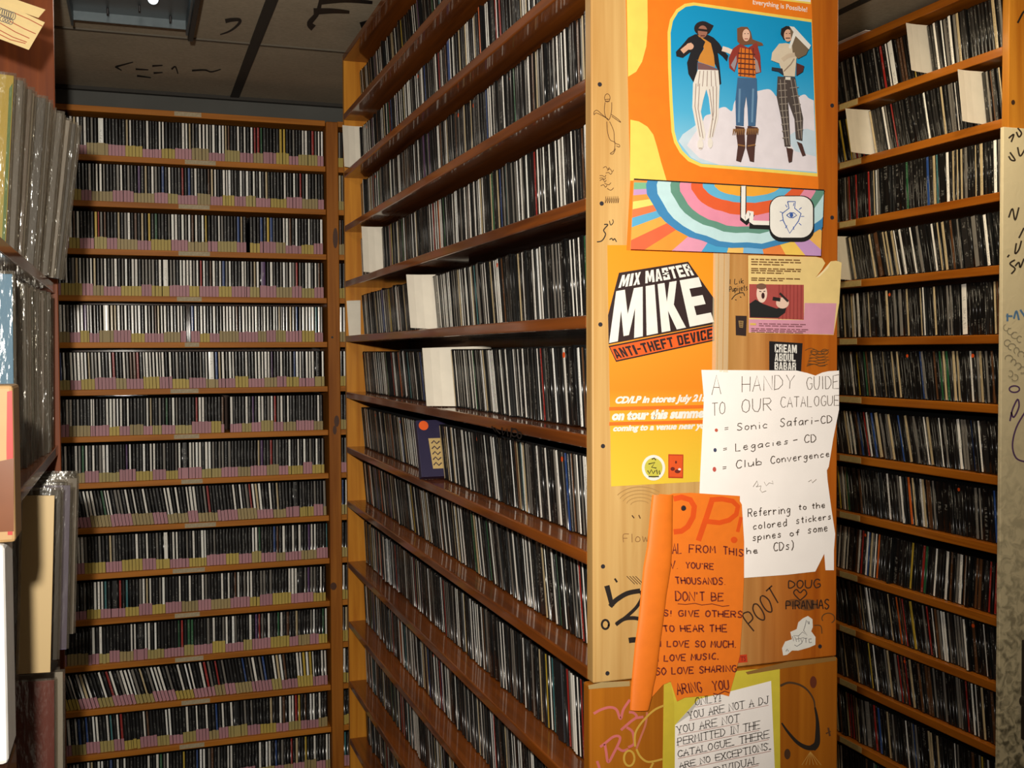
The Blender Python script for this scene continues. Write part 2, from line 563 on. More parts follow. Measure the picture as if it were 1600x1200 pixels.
BLK = {
 'M': [[(0, 0), (0, 1), (.33, 1), (.5, .5), (.67, 1), (1, 1), (1, 0), (.74, 0), (.74, .6), (.58, .08), (.42, .08), (.26, .6), (.26, 0)]],
 'I': [_r(0, 0, 1, 1)],
 'K': [[(0, 0), (0, 1), (.36, 1), (.36, .6), (.62, 1), (1, 1), (.66, .52), (1, 0), (.62, 0), (.36, .42), (.36, 0)]],
 'E': [[(0, 0), (0, 1), (1, 1), (1, .79), (.38, .79), (.38, .61), (.9, .61), (.9, .41), (.38, .41), (.38, .21), (1, .21), (1, 0)]],
 'X': [[(0, 0), (.3, .5), (0, 1), (.36, 1), (.5, .7), (.64, 1), (1, 1), (.7, .5), (1, 0), (.64, 0), (.5, .3), (.36, 0)]],
 'A': [[(0, 0), (.28, 1), (.5, 1), (.5, .82), (.33, 0)], [(1, 0), (.72, 1), (.5, 1), (.5, .82), (.67, 0)], _r(.34, .18, .66, .36)],
 'S': [_r(0, .8, 1, 1), _r(0, .5, .34, .8), _r(0, .42, 1, .6), _r(.66, .2, 1, .5), _r(0, 0, 1, .2), _r(.66, .68, 1, .8), _r(0, .2, .34, .32)],
 'T': [[(0, 1), (1, 1), (1, .79), (.68, .79), (.68, 0), (.32, 0), (.32, .79), (0, .79)]],
 'R': [_r(0, 0, .35, 1), _r(.35, .81, .9, 1), _r(.66, .5, 1, .93), _r(.35, .42, .9, .6), _r(.64, 0, 1, .46)],
 'N': [[(0, 0), (0, 1), (.36, 1), (.66, .45), (.66, 1), (1, 1), (1, 0), (.66, 0), (.34, .55), (.34, 0)]],
 'H': [_r(0, 0, .35, 1), _r(.65, 0, 1, 1), _r(.35, .4, .65, .6)], 'F': [_r(0, 0, .37, 1), _r(.37, .8, 1, 1), _r(.37, .41, .9, .61)],
 'D': [_r(0, 0, .36, 1), _r(.36, .8, .84, 1), _r(.36, 0, .84, .2), _r(.66, .08, 1, .92)], 'V': [[(.3, 0), (0, 1), (.36, 1), (.5, .35), (.64, 1), (1, 1), (.7, 0)]],
 'C': [_r(0, .06, .36, .94), _r(.16, .8, 1, 1), _r(.16, 0, 1, .2), _r(.66, .64, 1, .8), _r(.66, .2, 1, .36)],
 'B': [_r(0, 0, .36, 1), _r(.36, .82, .9, 1), _r(.36, .42, .9, .58), _r(.36, 0, .9, .18), _r(.66, .1, 1, .47), _r(.66, .53, 1, .92)],
 'U': [_r(0, .08, .36, 1), _r(.64, .08, 1, 1), _r(.1, 0, .9, .2)], 'L': [_r(0, 0, .38, 1), _r(.38, 0, 1, .21)], '-': [_r(0, .4, 1, .58)],
}


def clip(poly, quad):
    """convex clip in image coordinates"""
    out = list(poly)
    n = len(quad)
    cx = sum(p[0] for p in quad) / n; cy = sum(p[1] for p in quad) / n
    for i in range(n):
        a, b = quad[i], quad[(i + 1) % n]
        nx, ny = -(b[1] - a[1]), b[0] - a[0]
        if nx * (cx - a[0]) + ny * (cy - a[1]) < 0: nx, ny = -nx, -ny
        d = lambda p: nx * (p[0] - a[0]) + ny * (p[1] - a[1])
        res = []
        for j in range(len(out)):
            p, q = out[j], out[(j + 1) % len(out)]
            dp, dq = d(p), d(q)
            if dp >= 0: res.append(p)
            if (dp < 0) != (dq < 0):
                t = dp / (dp - dq)
                res.append((p[0] + (q[0] - p[0]) * t, p[1] + (q[1] - p[1]) * t))
        out = res
        if len(out) < 3: return []
    return out


class Print:
    """a flat sheet on a panel: shapes given where the photo shows them, laid on the sheet's own plane.
    f(px, py) gives the place on the plane, n the way the sheet faces; z = zoom window (x0, y0, scale)"""
    def __init__(s, f, n=(0, -1, 0), z=(0, 0, 1.0), lift=0.0):
        s.f, s.n, s.z, s.lift = f, Vector(n), z, lift
        s.bm = bmesh.new()
        s.mats = []
        s.lay = 0
        s.soft = False

    def mi(s, m):
        if m not in s.mats: s.mats.append(m)
        return s.mats.index(m)

    def at(s, p, lay):
        x0, y0, k = s.z
        q = s.f(x0 + p[0] / k, y0 + p[1] / k)
        return q + s.n * (s.lift + 0.00010 * lay)

    def poly(s, pts, m, lay=None):
        if lay is None:
            s.lay += 1; lay = s.lay
        if len(pts) < 3: return s
        vv = [s.bm.verts.new(s.at(p, lay)) for p in pts]
        try:
            f = s.bm.faces.new(vv)
        except ValueError:
            return s
        f.normal_update()
        if f.normal.dot(s.n) < 0: f.normal_flip()
        f.material_index = s.mi(m)
        return s

    def stroke(s, pts, w, m, lay=None, w1=None):
        if lay is None:
            s.lay += 1; lay = s.lay
        if s.soft and len(pts) > 2: pts = smooth(pts)
        n = len(pts)
        if n < 2: return s
        L, Rr = [], []
        for i, p in enumerate(pts):
            a = pts[max(0, i - 1)]; b = pts[min(n - 1, i + 1)]
            dx, dy = b[0] - a[0], b[1] - a[1]
            l = math.hypot(dx, dy) or 1.0
            ww = w if w1 is None else w + (w1 - w) * i / (n - 1)
            nx, ny = -dy / l * ww / 2, dx / l * ww / 2
            L.append((p[0] + nx, p[1] + ny)); Rr.append((p[0] - nx, p[1] - ny))
        for i in range(n - 1):
            s.poly([L[i], L[i + 1], Rr[i + 1], Rr[i]], m, lay)
        return s

    def warp(s, quad, u, v):
        (ax, ay), (bx, by), (cx, cy), (dx, dy) = quad      # TL TR BR BL
        tx, ty = ax + (bx - ax) * u, ay + (by - ay) * u
        lx, ly = dx + (cx - dx) * u, dy + (cy - dy) * u
        return (lx + (tx - lx) * v, ly + (ty - ly) * v)

    def print_text(s, body, quad, m, bold=0.0, shear=0.0):
        s.lay += 1
        vs_, fs_ = text_mesh(body, bold, shear)
        for f in fs_:
            s.poly([s.warp(quad, *vs_[i]) for i in f], m, s.lay)
        return s

    def hand(s, body, quad, w, m, jit=0.03, serif=False):
        s.lay += 1
        wd = [0.55 if ch == ' ' else NARROW.get(ch, 0.85) for ch in body]
        tot = sum(wd) + 0.28 * (len(body) - 1)
        x = 0.0
        for ch, k in zip(body, wd):
            g = GL.get(ch)
            if g:
                for st in g.split('|'):
                    pp = []
                    for q in st.split():
                        a, b = q.split(',')
                        u = (x + float(a) * k + random.uniform(-jit, jit)) / tot
                        pp.append(s.warp(quad, u, float(b) + random.uniform(-jit, jit)))
                    s.stroke(pp, w, m, s.lay)
                    if serif:
                        for e in (pp[0], pp[-1]):
                            s.stroke([(e[0] - w * 1.6, e[1] + w * .3), (e[0] + w * 1.6, e[1] - w * .3)], w * .6, m, s.lay)
            x += k + 0.28
        return s

    def block(s, body, quad, m, gap=.16, limit=None):
        s.lay += 1
        wd = [{'I': .42, ' ': .4, 'M': 1.25, '-': .6}.get(ch, .9) for ch in body]
        tot = sum(wd) + gap * (len(body) - 1)
        x = 0.0
        for ch, k in zip(body, wd):
            for pc in BLK.get(ch, ()):
                pts = [s.warp(quad, (x + u * k) / tot, v) for u, v in pc]
                s.poly(clip(pts, limit) if limit and len(pts) <= 4 else pts, m, s.lay)
            x += k + gap
        return s

    def finish(s, name, parent):
        """close this mark as a piece of its own and start the next one"""
        o = s.done(name, parent)
        s.bm = bmesh.new(); s.mats = []; s.lay = 0
        return o

    def done(s, name, parent=None, thick=0.0, base=None):
        """base = outline of the sheet: gives it its real thickness behind the print"""
        if base is not None:
            fr = [s.at(p, 0) for p in base]
            bk = [q - s.n * thick for q in fr]
            n = len(fr)
            k = s.mi(s.base_mat)
            vf = [s.bm.verts.new(q) for q in fr]; vb = [s.bm.verts.new(q) for q in bk]
            f = s.bm.faces.new(vf); f.normal_update()
            if f.normal.dot(s.n) < 0: f.normal_flip()
            f.material_index = k
            g = s.bm.faces.new(vb); g.normal_update()
            if g.normal.dot(s.n) > 0: g.normal_flip()
            g.material_index = k
            for i in range(n):
                s.bm.faces.new([vf[i], vf[(i + 1) % n], vb[(i + 1) % n], vb[i]]).material_index = k
        me = bpy.data.meshes.new(name)
        s.bm.to_mesh(me)
        s.bm.free()
        o = obj(name, me, parent, s.mats)
        if parent is None: recenter(o)
        return o


def ordinal(n):
    if 10 <= n % 100 <= 20: return '%dth' % n
    return '%d%s' % (n, {1: 'st', 2: 'nd', 3: 'rd'}.get(n % 10, 'th'))


# ================================================================== THE SETTING
CEIL = EYE + 0.925
floor = box('floor', (-0.7, -0.6, -0.02), (2.3, 4.2, 0.0), M_floor, bev=0)
tag(floor, 'dark floor between the record racks', 'floor', kind='structure')


def mat_ceiling():
    m, nt, b = new_mat('ceiling_tile')
    b.inputs['Roughness'].default_value = 0.85
    tc = nt.nodes.new('ShaderNodeTexCoord')
    n = nt.nodes.new('ShaderNodeTexNoise'); n.inputs['Scale'].default_value = 90; n.inputs['Detail'].default_value = 6
    n2 = nt.nodes.new('ShaderNodeTexNoise'); n2.inputs['Scale'].default_value = 3.5; n2.inputs['Detail'].default_value = 3
    nt.links.new(tc.outputs['Object'], n.inputs['Vector']); nt.links.new(tc.outputs['Object'], n2.inputs['Vector'])
    rp = nt.nodes.new('ShaderNodeValToRGB')
    rp.color_ramp.elements[0].position = 0.3; rp.color_ramp.elements[1].position = 0.7
    rp.color_ramp.elements[0].color = lin((164, 150, 128)); rp.color_ramp.elements[1].color = lin((194, 180, 154))
    av = nt.nodes.new('ShaderNodeMath'); av.operation = 'ADD'
    h = nt.nodes.new('ShaderNodeMath'); h.operation = 'MULTIPLY'; h.inputs[1].default_value = 0.5
    h2 = nt.nodes.new('ShaderNodeMath'); h2.operation = 'MULTIPLY'; h2.inputs[1].default_value = 0.5
    nt.links.new(n.outputs['Fac'], h.inputs[0]); nt.links.new(n2.outputs['Fac'], h2.inputs[0])
    nt.links.new(h.outputs[0], av.inputs[0]); nt.links.new(h2.outputs[0], av.inputs[1])
    nt.links.new(av.outputs[0], rp.inputs['Fac']); nt.links.new(rp.outputs['Color'], b.inputs['Base Color'])
    return m


ceiling = box('ceiling', (-0.7, -0.6, CEIL), (2.3, 4.2, CEIL + 0.03), mat_ceiling(), bev=0)
tag(ceiling, 'stained tile ceiling with black marker scrawls', 'ceiling', kind='structure')
# marker scrawls on the ceiling
cg = Print(lambda x, y: on_z(x, y, CEIL - 0.0006), n=(0, 0, -1))
cg.soft = True
K = ink((20, 18, 18))
cg.stroke([(352, 33), (362, 31), (374, 31), (374, 36), (366, 44), (356, 50), (344, 54)], 7, K, w1=2)
cg.finish('graffiti', ceiling)
for a in [[(490, 44), (484, 36), (496, 20), (502, -4)], [(490, 18), (520, 17), (546, 19)], [(500, 2), (540, 0), (582, 4)]]:
    cg.stroke(a, 11, K, w1=5)
cg.finish('graffiti', ceiling)
for a in [[(564, 42), (580, 36), (600, 24), (620, 4)], [(570, 48), (590, 44), (612, 36)], [(590, 24), (604, 12), (640, -8)], [(580, 38), (600, 34), (616, 20)], [(596, 10), (622, 6)]]:
    cg.stroke(a, 15, K, w1=9)
cg.finish('graffiti', ceiling)
for a in [[(180, 104), (190, 110)], [(182, 104), (208, 97)], [(212, 108), (232, 109)], [(238, 103), (254, 102)], [(240, 114), (254, 113)],
          [(268, 108), (274, 104), (278, 115)], [(300, 110), (320, 109), (330, 112), (345, 108)], [(214, 118), (236, 121)]]:
    cg.stroke(a, 3.0, ink((34, 32, 30)), w1=1.6)
cg.done('graffiti', ceiling)

wall = box('wall_back', (-0.7, 4.07, 0), (2.3, 4.17, CEIL), plain('grey_wall', (92, 92, 88), 0.85, noise=0.1, nscale=6), bev=0)  # plain grey wall colour
tag(wall, 'grey wall strip above the back CD rack', 'wall', kind='structure')
wl = box('wall_left', (-0.7, -0.6, 0), (-0.62, 4.07, CEIL), M_concrete, bev=0)
tag(wl, 'plain wall behind the record shelves', 'wall', kind='structure')
wr = box('wall_right', (2.12, -0.6, 0), (2.2, 4.07, CEIL), M_concrete, bev=0)
tag(wr, 'plain wall behind the right CD rack', 'wall', kind='structure')
M_tbar = plain('ceiling_bar', (96, 88, 74), 0.6)
M_tbar_d = plain('ceiling_bar_dark', (52, 48, 42), 0.7)
for i, (a, b, m) in enumerate([((-0.62, 3.338, CEIL - 0.004), (2.12, 3.352, CEIL), M_tbar), ((0.335, -0.6, CEIL - 0.005), (0.365, 4.07, CEIL), M_tbar_d),
                               ((-0.62, 4.045, CEIL - 0.012), (2.12, 4.07, CEIL), M_tbar_d), ((1.82, -0.6, CEIL - 0.006), (1.84, 3.3, CEIL), M_tbar_d),
                               ((-0.62, 1.50, CEIL - 0.004), (2.12, 1.515, CEIL), M_tbar)]):
    t = box('trim_%d' % (i + 1), a, b, m, bev=0)
    tag(t, ['pale ceiling bar running across above the aisle', 'dark ceiling bar running along the left aisle', 'dark bar where ceiling meets back wall',
            'dark ceiling bar above the right rack', 'pale ceiling bar near the camera'][i], 'trim', kind='structure')

# ================================================================== CENTRE RACK
CX0, CX1 = 0.595, 0.995
CY0, CY1 = 1.402, 3.240           # inside of the near and far end boards
CY_F = 1.380                      # front of the near end board
C_SH = [.712, .541, .380, .215, .051, -.117, -.282, -.445, -.629, -.81, -.992, -1.167, -1.35]
INK = ink((28, 18, 14))
rack = empty('cd_rack', (0.795, CY_F, 0), 'tall pine CD rack in the middle, its near end board covered with posters', 'shelf')
SEAM = EYE - 0.462
ep = MB().box((CX0, CY_F, SEAM), (CX1, CY0, EYE + .885), 0.002).done('end_panel', M_panel, rack)
lp = MB().box((CX0 - 0.006, CY_F - 0.001, 0), (CX1 + 0.002, CY0, SEAM - 0.002), 0.003).done('lower_end_panel', M_panel_low, rack)
lp['label'] = 'browner lower board with pink and yellow scrawls'
pn = lambda x, y: on_y(x, y, CY_F)
for (x, y) in [(937, 132), (940, 318), (938, 507), (942, 697), (942, 885), (949, 1052), (1300, 165), (1300, 340), (1281, 1010)]:
    c = pn(x, y)
    MB().cyl(c + Vector((0, 0.003, 0)), c + Vector((0, -0.0008, 0)), 0.0036, 0.0030, 14).done('screw', M_screw, ep)
box('far_end_panel', (CX0 + .002, CY1, 0), (CX1, CY1 + .02, EYE + .885), M_yellow_pine, rack)
box('middle_divider', (0.789, CY0, 0), (0.801, CY1, EYE + .87), M_dark_wood, rack)
for z in C_SH:
    sh_ = box('shelf', (CX0 + .001, CY0 + .0005, EYE + z - .019), (CX1 - .001, CY1 + .004 if z > -.5 else CY1 - .0005, EYE + z), M_shelf_y, rack, bev=0.0025)
    if z == -.117: mid_shelf = sh_
sc_ = Print(lambda x, y: on_x(x, y, CX0 + .0006), n=(-1, 0, 0))
for a in [[(768, 666), (776, 676), (772, 668), (782, 678)], [(784, 668), (786, 680), (792, 670), (794, 682)], ellipse(804, 676, 5, 6) + [(809, 676)], [(800, 668), (798, 684)], ellipse(812, 680, 3, 5) + [(815, 680)]]:
    sc_.stroke(a, 2.2, INK)
sc_.done('graffiti', mid_shelf)
box('top_board', (CX0, CY0, EYE + .868), (CX1, CY1, EYE + .885), M_shelf_y, rack)

# (seam tape between upper and lower boards
st = Print(lambda x, y: on_y(x, y, CY_F - .0016))
st.poly([(919, 1071), (940, 1066), (984, 1064), (984, 1072), (940, 1075), (920, 1077)], ink((178, 150, 98)))
st.finish('seam_tape', ep)
st.poly([(1165, 1050), (1230, 1034), (1306, 1026), (1306, 1032), (1232, 1043), (1168, 1054)], ink((150, 108, 50)))
st.done('seam_tape', ep)

# pen and marker graffiti on the wood
g = Print(pn, z=(800, 0, 4.0), lift=0.0003)
g.soft = True
BR = ink((96, 62, 26)); INK = ink((28, 18, 14)); DK = ink((60, 34, 18))
g.stroke(ellipse(595, 612, 17, 25) + [(612, 612)], 4, BR)
g.stroke([(580, 622), (612, 620)], 4, BR); g.stroke([(580, 634), (608, 634)], 6, BR)
g.stroke([(580, 640), (576, 690), (584, 730), (604, 750), (620, 700), (622, 640)], 4, BR)
g.stroke([(604, 752), (560, 715), (530, 690), (512, 700), (512, 718), (530, 708), (600, 745)], 4, BR)
g.stroke([(618, 715), (660, 745), (678, 765), (660, 755), (622, 728)], 4, BR)
g.stroke([(590, 760), (596, 830), (612, 875), (640, 892), (636, 940), (612, 960), (630, 962), (645, 930)], 4, BR)
g.stroke([(608, 760), (634, 822), (640, 890), (668, 905), (668, 920), (650, 912)], 4, BR)
g.finish('graffiti', ep)
for i in range(9):
    x, y = random.uniform(560, 640), 1050 + i * 16
    g.stroke([(x - 18, y), (x, y + random.uniform(-12, 12)), (x + 12, y + 8), (x + 22, y - 4)], 4, BR)
g.z = (800, 300, 4.0)
for i in range(7):
    g.stroke([(585 + i * 12, 28), (580 + i * 13, 70), (592 + i * 12, 40)], 3, BR)
g.finish('graffiti', ep)
g.stroke([(575, 203), (598, 205), (572, 238), (584, 265), (562, 304), (530, 312)], 7, INK)
g.stroke([(608, 180), (616, 207), (632, 190), (628, 172)], 5, INK)
g.stroke([(608, 298), (622, 290), (630, 302), (640, 292), (652, 312)], 6, INK)
g.finish('graffiti', ep)
g.z = (970, 270, 4.571)
g.hand('I Lik', ((775, 760), (880, 752), (880, 790), (775, 795)), 5, INK)
g.hand('Pupijets', ((775, 815), (905, 795), (905, 838), (775, 850)), 5, INK)
g.stroke([(790, 905), (820, 870), (870, 856), (882, 880)], 6, INK)
g.stroke([(815, 905), (825, 910)], 6, INK); g.stroke([(848, 885), (858, 890)], 6, INK)
g.finish('graffiti', ep)
g.z = (1200, 300, 4.0)
for i in range(12):
    y = 990 + i * 9
    g.stroke([(230 + (i * 37) % 40, y), (270 + (i * 23) % 30, y - 14 + (i * 11) % 20), (320, y + 6 - (i * 7) % 14), (380 - (i * 13) % 30, y - 4)], 4, BR)
for (x, y) in [(285, 1000), (350, 998)]:
    g.stroke(ellipse(x, y, 22, 15) + [(x + 22, y)], 4, BR)
g.finish('graffiti', ep)
g.z = (800, 600, 4.0)
g.hand('Flow', ((695, 940), (850, 925), (850, 985), (695, 990)), 5, ink((150, 108, 60)))
g.finish('graffiti', ep)
for i in range(5):
    g.stroke(ellipse(800, 760, 60 + 28 * i, 30 + 22 * i, 10, 190 + 6 * i, 330 - 4 * i), 5, ink((176, 136, 78)))
g.stroke([(748, 820), (762, 838)], 7, DK); g.stroke([(790, 818), (800, 840)], 7, BR)
g.finish('graffiti', ep)
g.z = (800, 900, 4.0)
g.stroke([(592, 60), (605, 110), (625, 190)], 34, INK, w1=28)
g.stroke([(612, 190), (650, 150), (720, 108), (800, 92)], 30, INK)
g.stroke([(800, 92), (812, 130), (780, 190), (730, 240), (680, 280), (648, 305)], 21, INK)
g.stroke([(650, 300), (700, 268), (760, 262), (806, 270)], 24, INK)
g.stroke(ellipse(582, 302, 22, 28) + [(604, 302), (602, 312)], 13, INK)
g.stroke([(728, 402), (760, 398), (800, 400)], 34, INK)
g.stroke([(640, 15), (655, 38)], 12, INK)
for i in range(4):
    g.stroke([(715 + i * 18, 0), (765 + i * 18, 50)], 4, DK)
g.finish('graffiti', ep)
g.z = (0, 0, 1.0)
g.hand('POOT', ((1160, 962), (1206, 914), (1220, 938), (1178, 986)), 2.2, DK)
g.finish('graffiti', ep)
g.hand('DOUG', ((1232, 908), (1281, 905), (1281, 918), (1232, 919)), 2.0, DK)
g.stroke([(1250, 938), (1240, 927), (1244, 921), (1250, 926), (1256, 921), (1260, 928), (1250, 938)], 2, DK)
g.hand('PIRANHAS', ((1228, 940), (1295, 936), (1295, 951), (1228, 952)), 2.0, DK)
g.finish('graffiti', ep)
g.stroke(ellipse(1294, 966, 10, 8, 12, 150, 420), 1.6, BR)
g.stroke([(1272, 977), (1282, 978), (1284, 990)], 1.6, BR)
g.done('graffiti', ep)
kn = Print(pn, lift=0.0002)
for (x, y, rx, ry) in [(1262, 945, 16, 9), (1240, 942, 12, 6)]:
    kn.poly(ellipse(x, y, rx, ry), ink((128, 74, 26)))
kn.done('wood_stain', ep)

g = Print(lambda x, y: on_y(x, y, CY_F - .001), z=(920, 1050, 8.0), lift=0.0003)
g.soft = True
PK = ink((214, 112, 112)); YL = ink((214, 170, 66)); P2 = ink((206, 116, 90))
for p in [[(60, 520), (150, 470), (260, 440), (345, 470), (395, 585), (430, 470), (512, 345)], [(500, 500), (560, 510), (595, 560), (520, 620), (400, 725)],
          [(590, 572), (680, 560)], [(470, 690), (540, 740), (562, 830), (560, 900), (490, 940)],
          [(140, 935), (210, 880), (300, 810), (370, 800), (385, 850), (310, 1010), (240, 1125), (215, 1000), (198, 900)], [(355, 945), (420, 982), (490, 960)],
          [(100, 1110), (130, 1200)]]:
    g.stroke(p, 32, PK)
g.stroke([(725, 500), (705, 650), (650, 800), (590, 960)], 26, P2)
for p in [[(935, 415), (810, 475), (680, 600), (595, 720), (570, 810), (575, 930)], ellipse(500, 1075, 65, 95) + [(565, 1075)], [(590, 960), (640, 1055), (740, 1120), (915, 1085)],
          [(800, 1130), (750, 1230)]]:
    g.stroke(p, 26, YL)
g.finish('graffiti', lp)
g.z = (1020, 1030, 5.333)
B2 = ink((34, 24, 16))
g.stroke([(1060, 222), (1130, 195), (1220, 212), (1290, 260), (1340, 340), (1350, 420)], 20, ink((78, 52, 28)), w1=12)
g.stroke([(1350, 400), (1368, 500), (1372, 600), (1366, 700), (1330, 740)], 14, B2, w1=60)
g.stroke([(1350, 735), (1280, 735), (1200, 690), (1120, 600), (1072, 530)], 46, B2, w1=12)
g.poly(ellipse(1335, 190, 28, 50), ink((104, 44, 20)))
g.finish('graffiti', lp)
g.poly(ellipse(1120, 790, 26, 44), ink((74, 44, 22)))
g.finish('graffiti', lp)
g.stroke([(1460, 570), (1475, 640)], 16, ink((92, 54, 24))); g.stroke([(1440, 620), (1480, 600)], 10, ink((92, 54, 24)))
for i in range(6):
    g.stroke([(1310, 770), (1240 + i * 32, 880)], 5, ink((204, 150, 70)))
g.done('graffiti', lp)

# ------------------------------------------------------------------ posters and papers on the end board
Z1 = (970, 0, 4.571); Z2 = (970, 270, 4.571)
SHEET = lambda off: (lambda x, y: on_y(x, y, CY_F - off))

# orange poster with three figures
p = Print(SHEET(0.0009), z=(0, 0, 1.0))
p.base_mat = ink((238, 124, 16))
outline = [(972, -170), (1262, -190), (1268, 0), (1279, 290), (1275, 401), (979, 391), (985, 283), (978, 0)]
p.z = Z1
W = ink((238, 234, 226)); YE = ink((242, 210, 92)); OR = ink((238, 124, 16))
p.poly([(38, -260), (170, -260), (190, 0), (192, 200), (182, 330), (152, 440), (110, 512), (52, 548)], YE)
p.poly([(68, 855), (130, 868), (190, 905), (232, 962), (256, 1040), (285, 1150), (330, 1300), (65, 1290)], YE)
p.poly([(1000, -40), (1130, 2), (1357, 30), (1352, -60)], YE)
p.poly([(1010, -60), (1130, -10), (1355, 16), (1350, -90)], W)
p.print_text('Everything is Possible!', ((942, -6), (1330, 52), (1330, 98), (942, 42)), W, bold=0.012)
win = [(520, 18), (455, 28), (395, 68), (350, 140), (332, 232), (336, 480), (346, 720), (360, 940), (380, 1020), (420, 1092), (480, 1152), (570, 1192), (900, 1218), (1404, 1262), (1362, 140)]
p.poly(win, YE)
zt, zb = pn(1100, 20).z, pn(1100, 262).z
SKY = gradient('print_sky', [(0.0, (150, 205, 228)), (0.35, (78, 176, 218)), (0.7, (14, 152, 206)), (1.0, (0, 146, 200))], 0, 1)
inn = [(525, 40), (462, 50), (408, 88), (370, 152), (354, 236), (358, 480), (368, 720), (382, 936), (400, 1008), (436, 1074), (492, 1130), (575, 1170), (900, 1196), (1400, 1238), (1360, 160)]
p.poly(inn, SKY)
CL = ink((226, 218, 224)); CL2 = ink((196, 214, 226))
p.poly([(410, 1010), (440, 960), (540, 890), (610, 850), (690, 850), (760, 900), (800, 1000), (900, 1190), (575, 1165), (500, 1125)], CL2)
p.poly(smooth([(470, 1040), (520, 960), (575, 890), (600, 830), (650, 812), (680, 785), (740, 765), (790, 795), (805, 740), (830, 700), (880, 690), (910, 662), (970, 652), (1050, 638), (1085, 660), (1110, 690), (1180, 705), (1260, 692), (1310, 676), (1340, 702), (1375, 718)]) + [(1397, 1230), (900, 1190), (700, 1178), (560, 1130)], CL)
p.poly([(1180, 980), (1260, 930), (1330, 920), (1386, 940), (1392, 1120), (1240, 1080)], CL2)
JK = ink((24, 22, 28)); SK = ink((216, 168, 140)); HR = ink((34, 22, 22)); SH1 = ink((204, 134, 50))
WP = ink((228, 220, 210)); ST = ink((150, 128, 120)); BRN = ink((118, 76, 50))
# left figure
p.poly([(530, 245), (480, 270), (430, 330), (390, 372), (395, 405), (440, 416), (495, 375), (470, 450), (480, 530), (515, 588), (540, 570), (545, 450), (600, 320), (640, 320), (665, 450), (690, 500), (700, 612), (715, 600), (704, 480), (690, 380), (722, 405), (755, 442), (765, 400), (732, 360), (700, 310), (660, 270), (620, 250)], JK)
p.poly([(545, 250), (575, 290), (590, 350), (540, 430), (560, 446), (670, 482), (662, 400), (640, 310), (610, 290)], SH1)
p.poly([(545, 445), (600, 460), (684, 492), (692, 508), (545, 505)], ink((122, 84, 84)))
p.poly([(560, 265), (600, 300), (560, 400), (545, 440), (530, 380)], JK)
p.poly(ellipse(582, 205, 62, 52), HR); p.poly([(620, 165), (660, 185), (645, 215), (620, 235)], HR)
p.poly(ellipse(580, 228, 34, 44), ink((158, 104, 84))); p.stroke([(548, 214), (615, 222)], 16, HR)
p.stroke([(565, 258), (596, 258)], 8, ink((96, 48, 44)))
p.poly(ellipse(488, 334, 28, 24), SK); p.stroke([(470, 340), (432, 372)], 36, SK); p.stroke([(480, 318), (500, 312)], 10, SK)
p.poly([(545, 500), (690, 505), (700, 620), (695, 760), (690, 850), (652, 985), (612, 990), (640, 850), (622, 700), (605, 640), (582, 720), (566, 800), (600, 960), (592, 1005), (555, 995), (530, 900), (505, 770), (510, 600)], WP)
for a in range(5):
    p.stroke([(560 + a * 26, 508), (545 + a * 32, 620)], 5, ST)
for a in [[(530, 600), (522, 760), (560, 980)], [(555, 600), (545, 780), (580, 990)], [(650, 620), (655, 800), (628, 985)], [(676, 620), (674, 830), (645, 980)], [(625, 640), (640, 760), (650, 860)]]:
    p.stroke(a, 5, ST)
p.poly(ellipse(560, 1035, 22, 38), WP); p.poly(ellipse(630, 1026, 18, 36), WP)
p.stroke([(548, 1062), (572, 1062)], 5, ST)
# middle figure
p.stroke([(715, 352), (750, 362), (800, 385)], 36, ink((226, 204, 190)))
p.poly([(820, 208), (850, 196), (895, 198), (918, 232), (930, 285), (1000, 312), (1008, 330), (950, 335), (925, 320), (850, 330), (822, 300)], BRN)
p.poly([(840, 318), (900, 345), (960, 308), (985, 400), (992, 520), (952, 532), (945, 440), (920, 370), (850, 370), (830, 430), (802, 520), (765, 490), (760, 420), (792, 350)], ink((142, 48, 38)))
p.poly([(775, 470), (815, 400), (818, 440), (800, 505)], ink((150, 140, 148))); p.poly([(930, 400), (965, 440), (985, 520), (955, 525)], ink((160, 140, 136)))
p.poly([(840, 345), (920, 360), (948, 450), (952, 562), (828, 548), (825, 450)], ink((212, 112, 30)))
for i in range(5):
    p.stroke([(826, 385 + i * 36), (948, 395 + i * 36)], 9, ink((70, 30, 26)))
for i in range(4):
    p.stroke([(848 + i * 28, 350), (842 + i * 30, 550)], 6, ink((96, 36, 26)))
p.poly(ellipse(882, 258, 27, 44), ink((224, 182, 158))); p.stroke([(870, 285), (896, 285)], 6, ink((150, 70, 64)))
p.stroke([(868, 248), (876, 248)], 5, HR); p.stroke([(890, 248), (898, 248)], 5, HR)
p.poly([(820, 560), (955, 566), (960, 700), (946, 905), (895, 905), (890, 780), (880, 690), (866, 780), (862, 905), (808, 900), (804, 720)], ink((62, 98, 136)))
p.stroke([(835, 640), (828, 880)], 14, ink((104, 140, 172))); p.stroke([(930, 640), (922, 880)], 14, ink((104, 140, 172)))
BT = ink((74, 44, 38)); FU = ink((142, 98, 54))
p.poly([(802, 905), (866, 915), (872, 1060), (842, 1162), (808, 1152), (820, 1050)], BT); p.poly([(890, 905), (962, 915), (942, 1040), (935, 1162), (905, 1155), (880, 1060)], BT)
for (x, y) in [(830, 940), (925, 938)]:
    for k in range(7):
        p.stroke([(x - 38 + k * 12, y - 14), (x - 46 + k * 13, y + 30)], 11, FU, w1=4)
p.stroke([(815, 1040), (868, 1050)], 10, FU); p.stroke([(886, 1050), (940, 1040)], 10, FU)
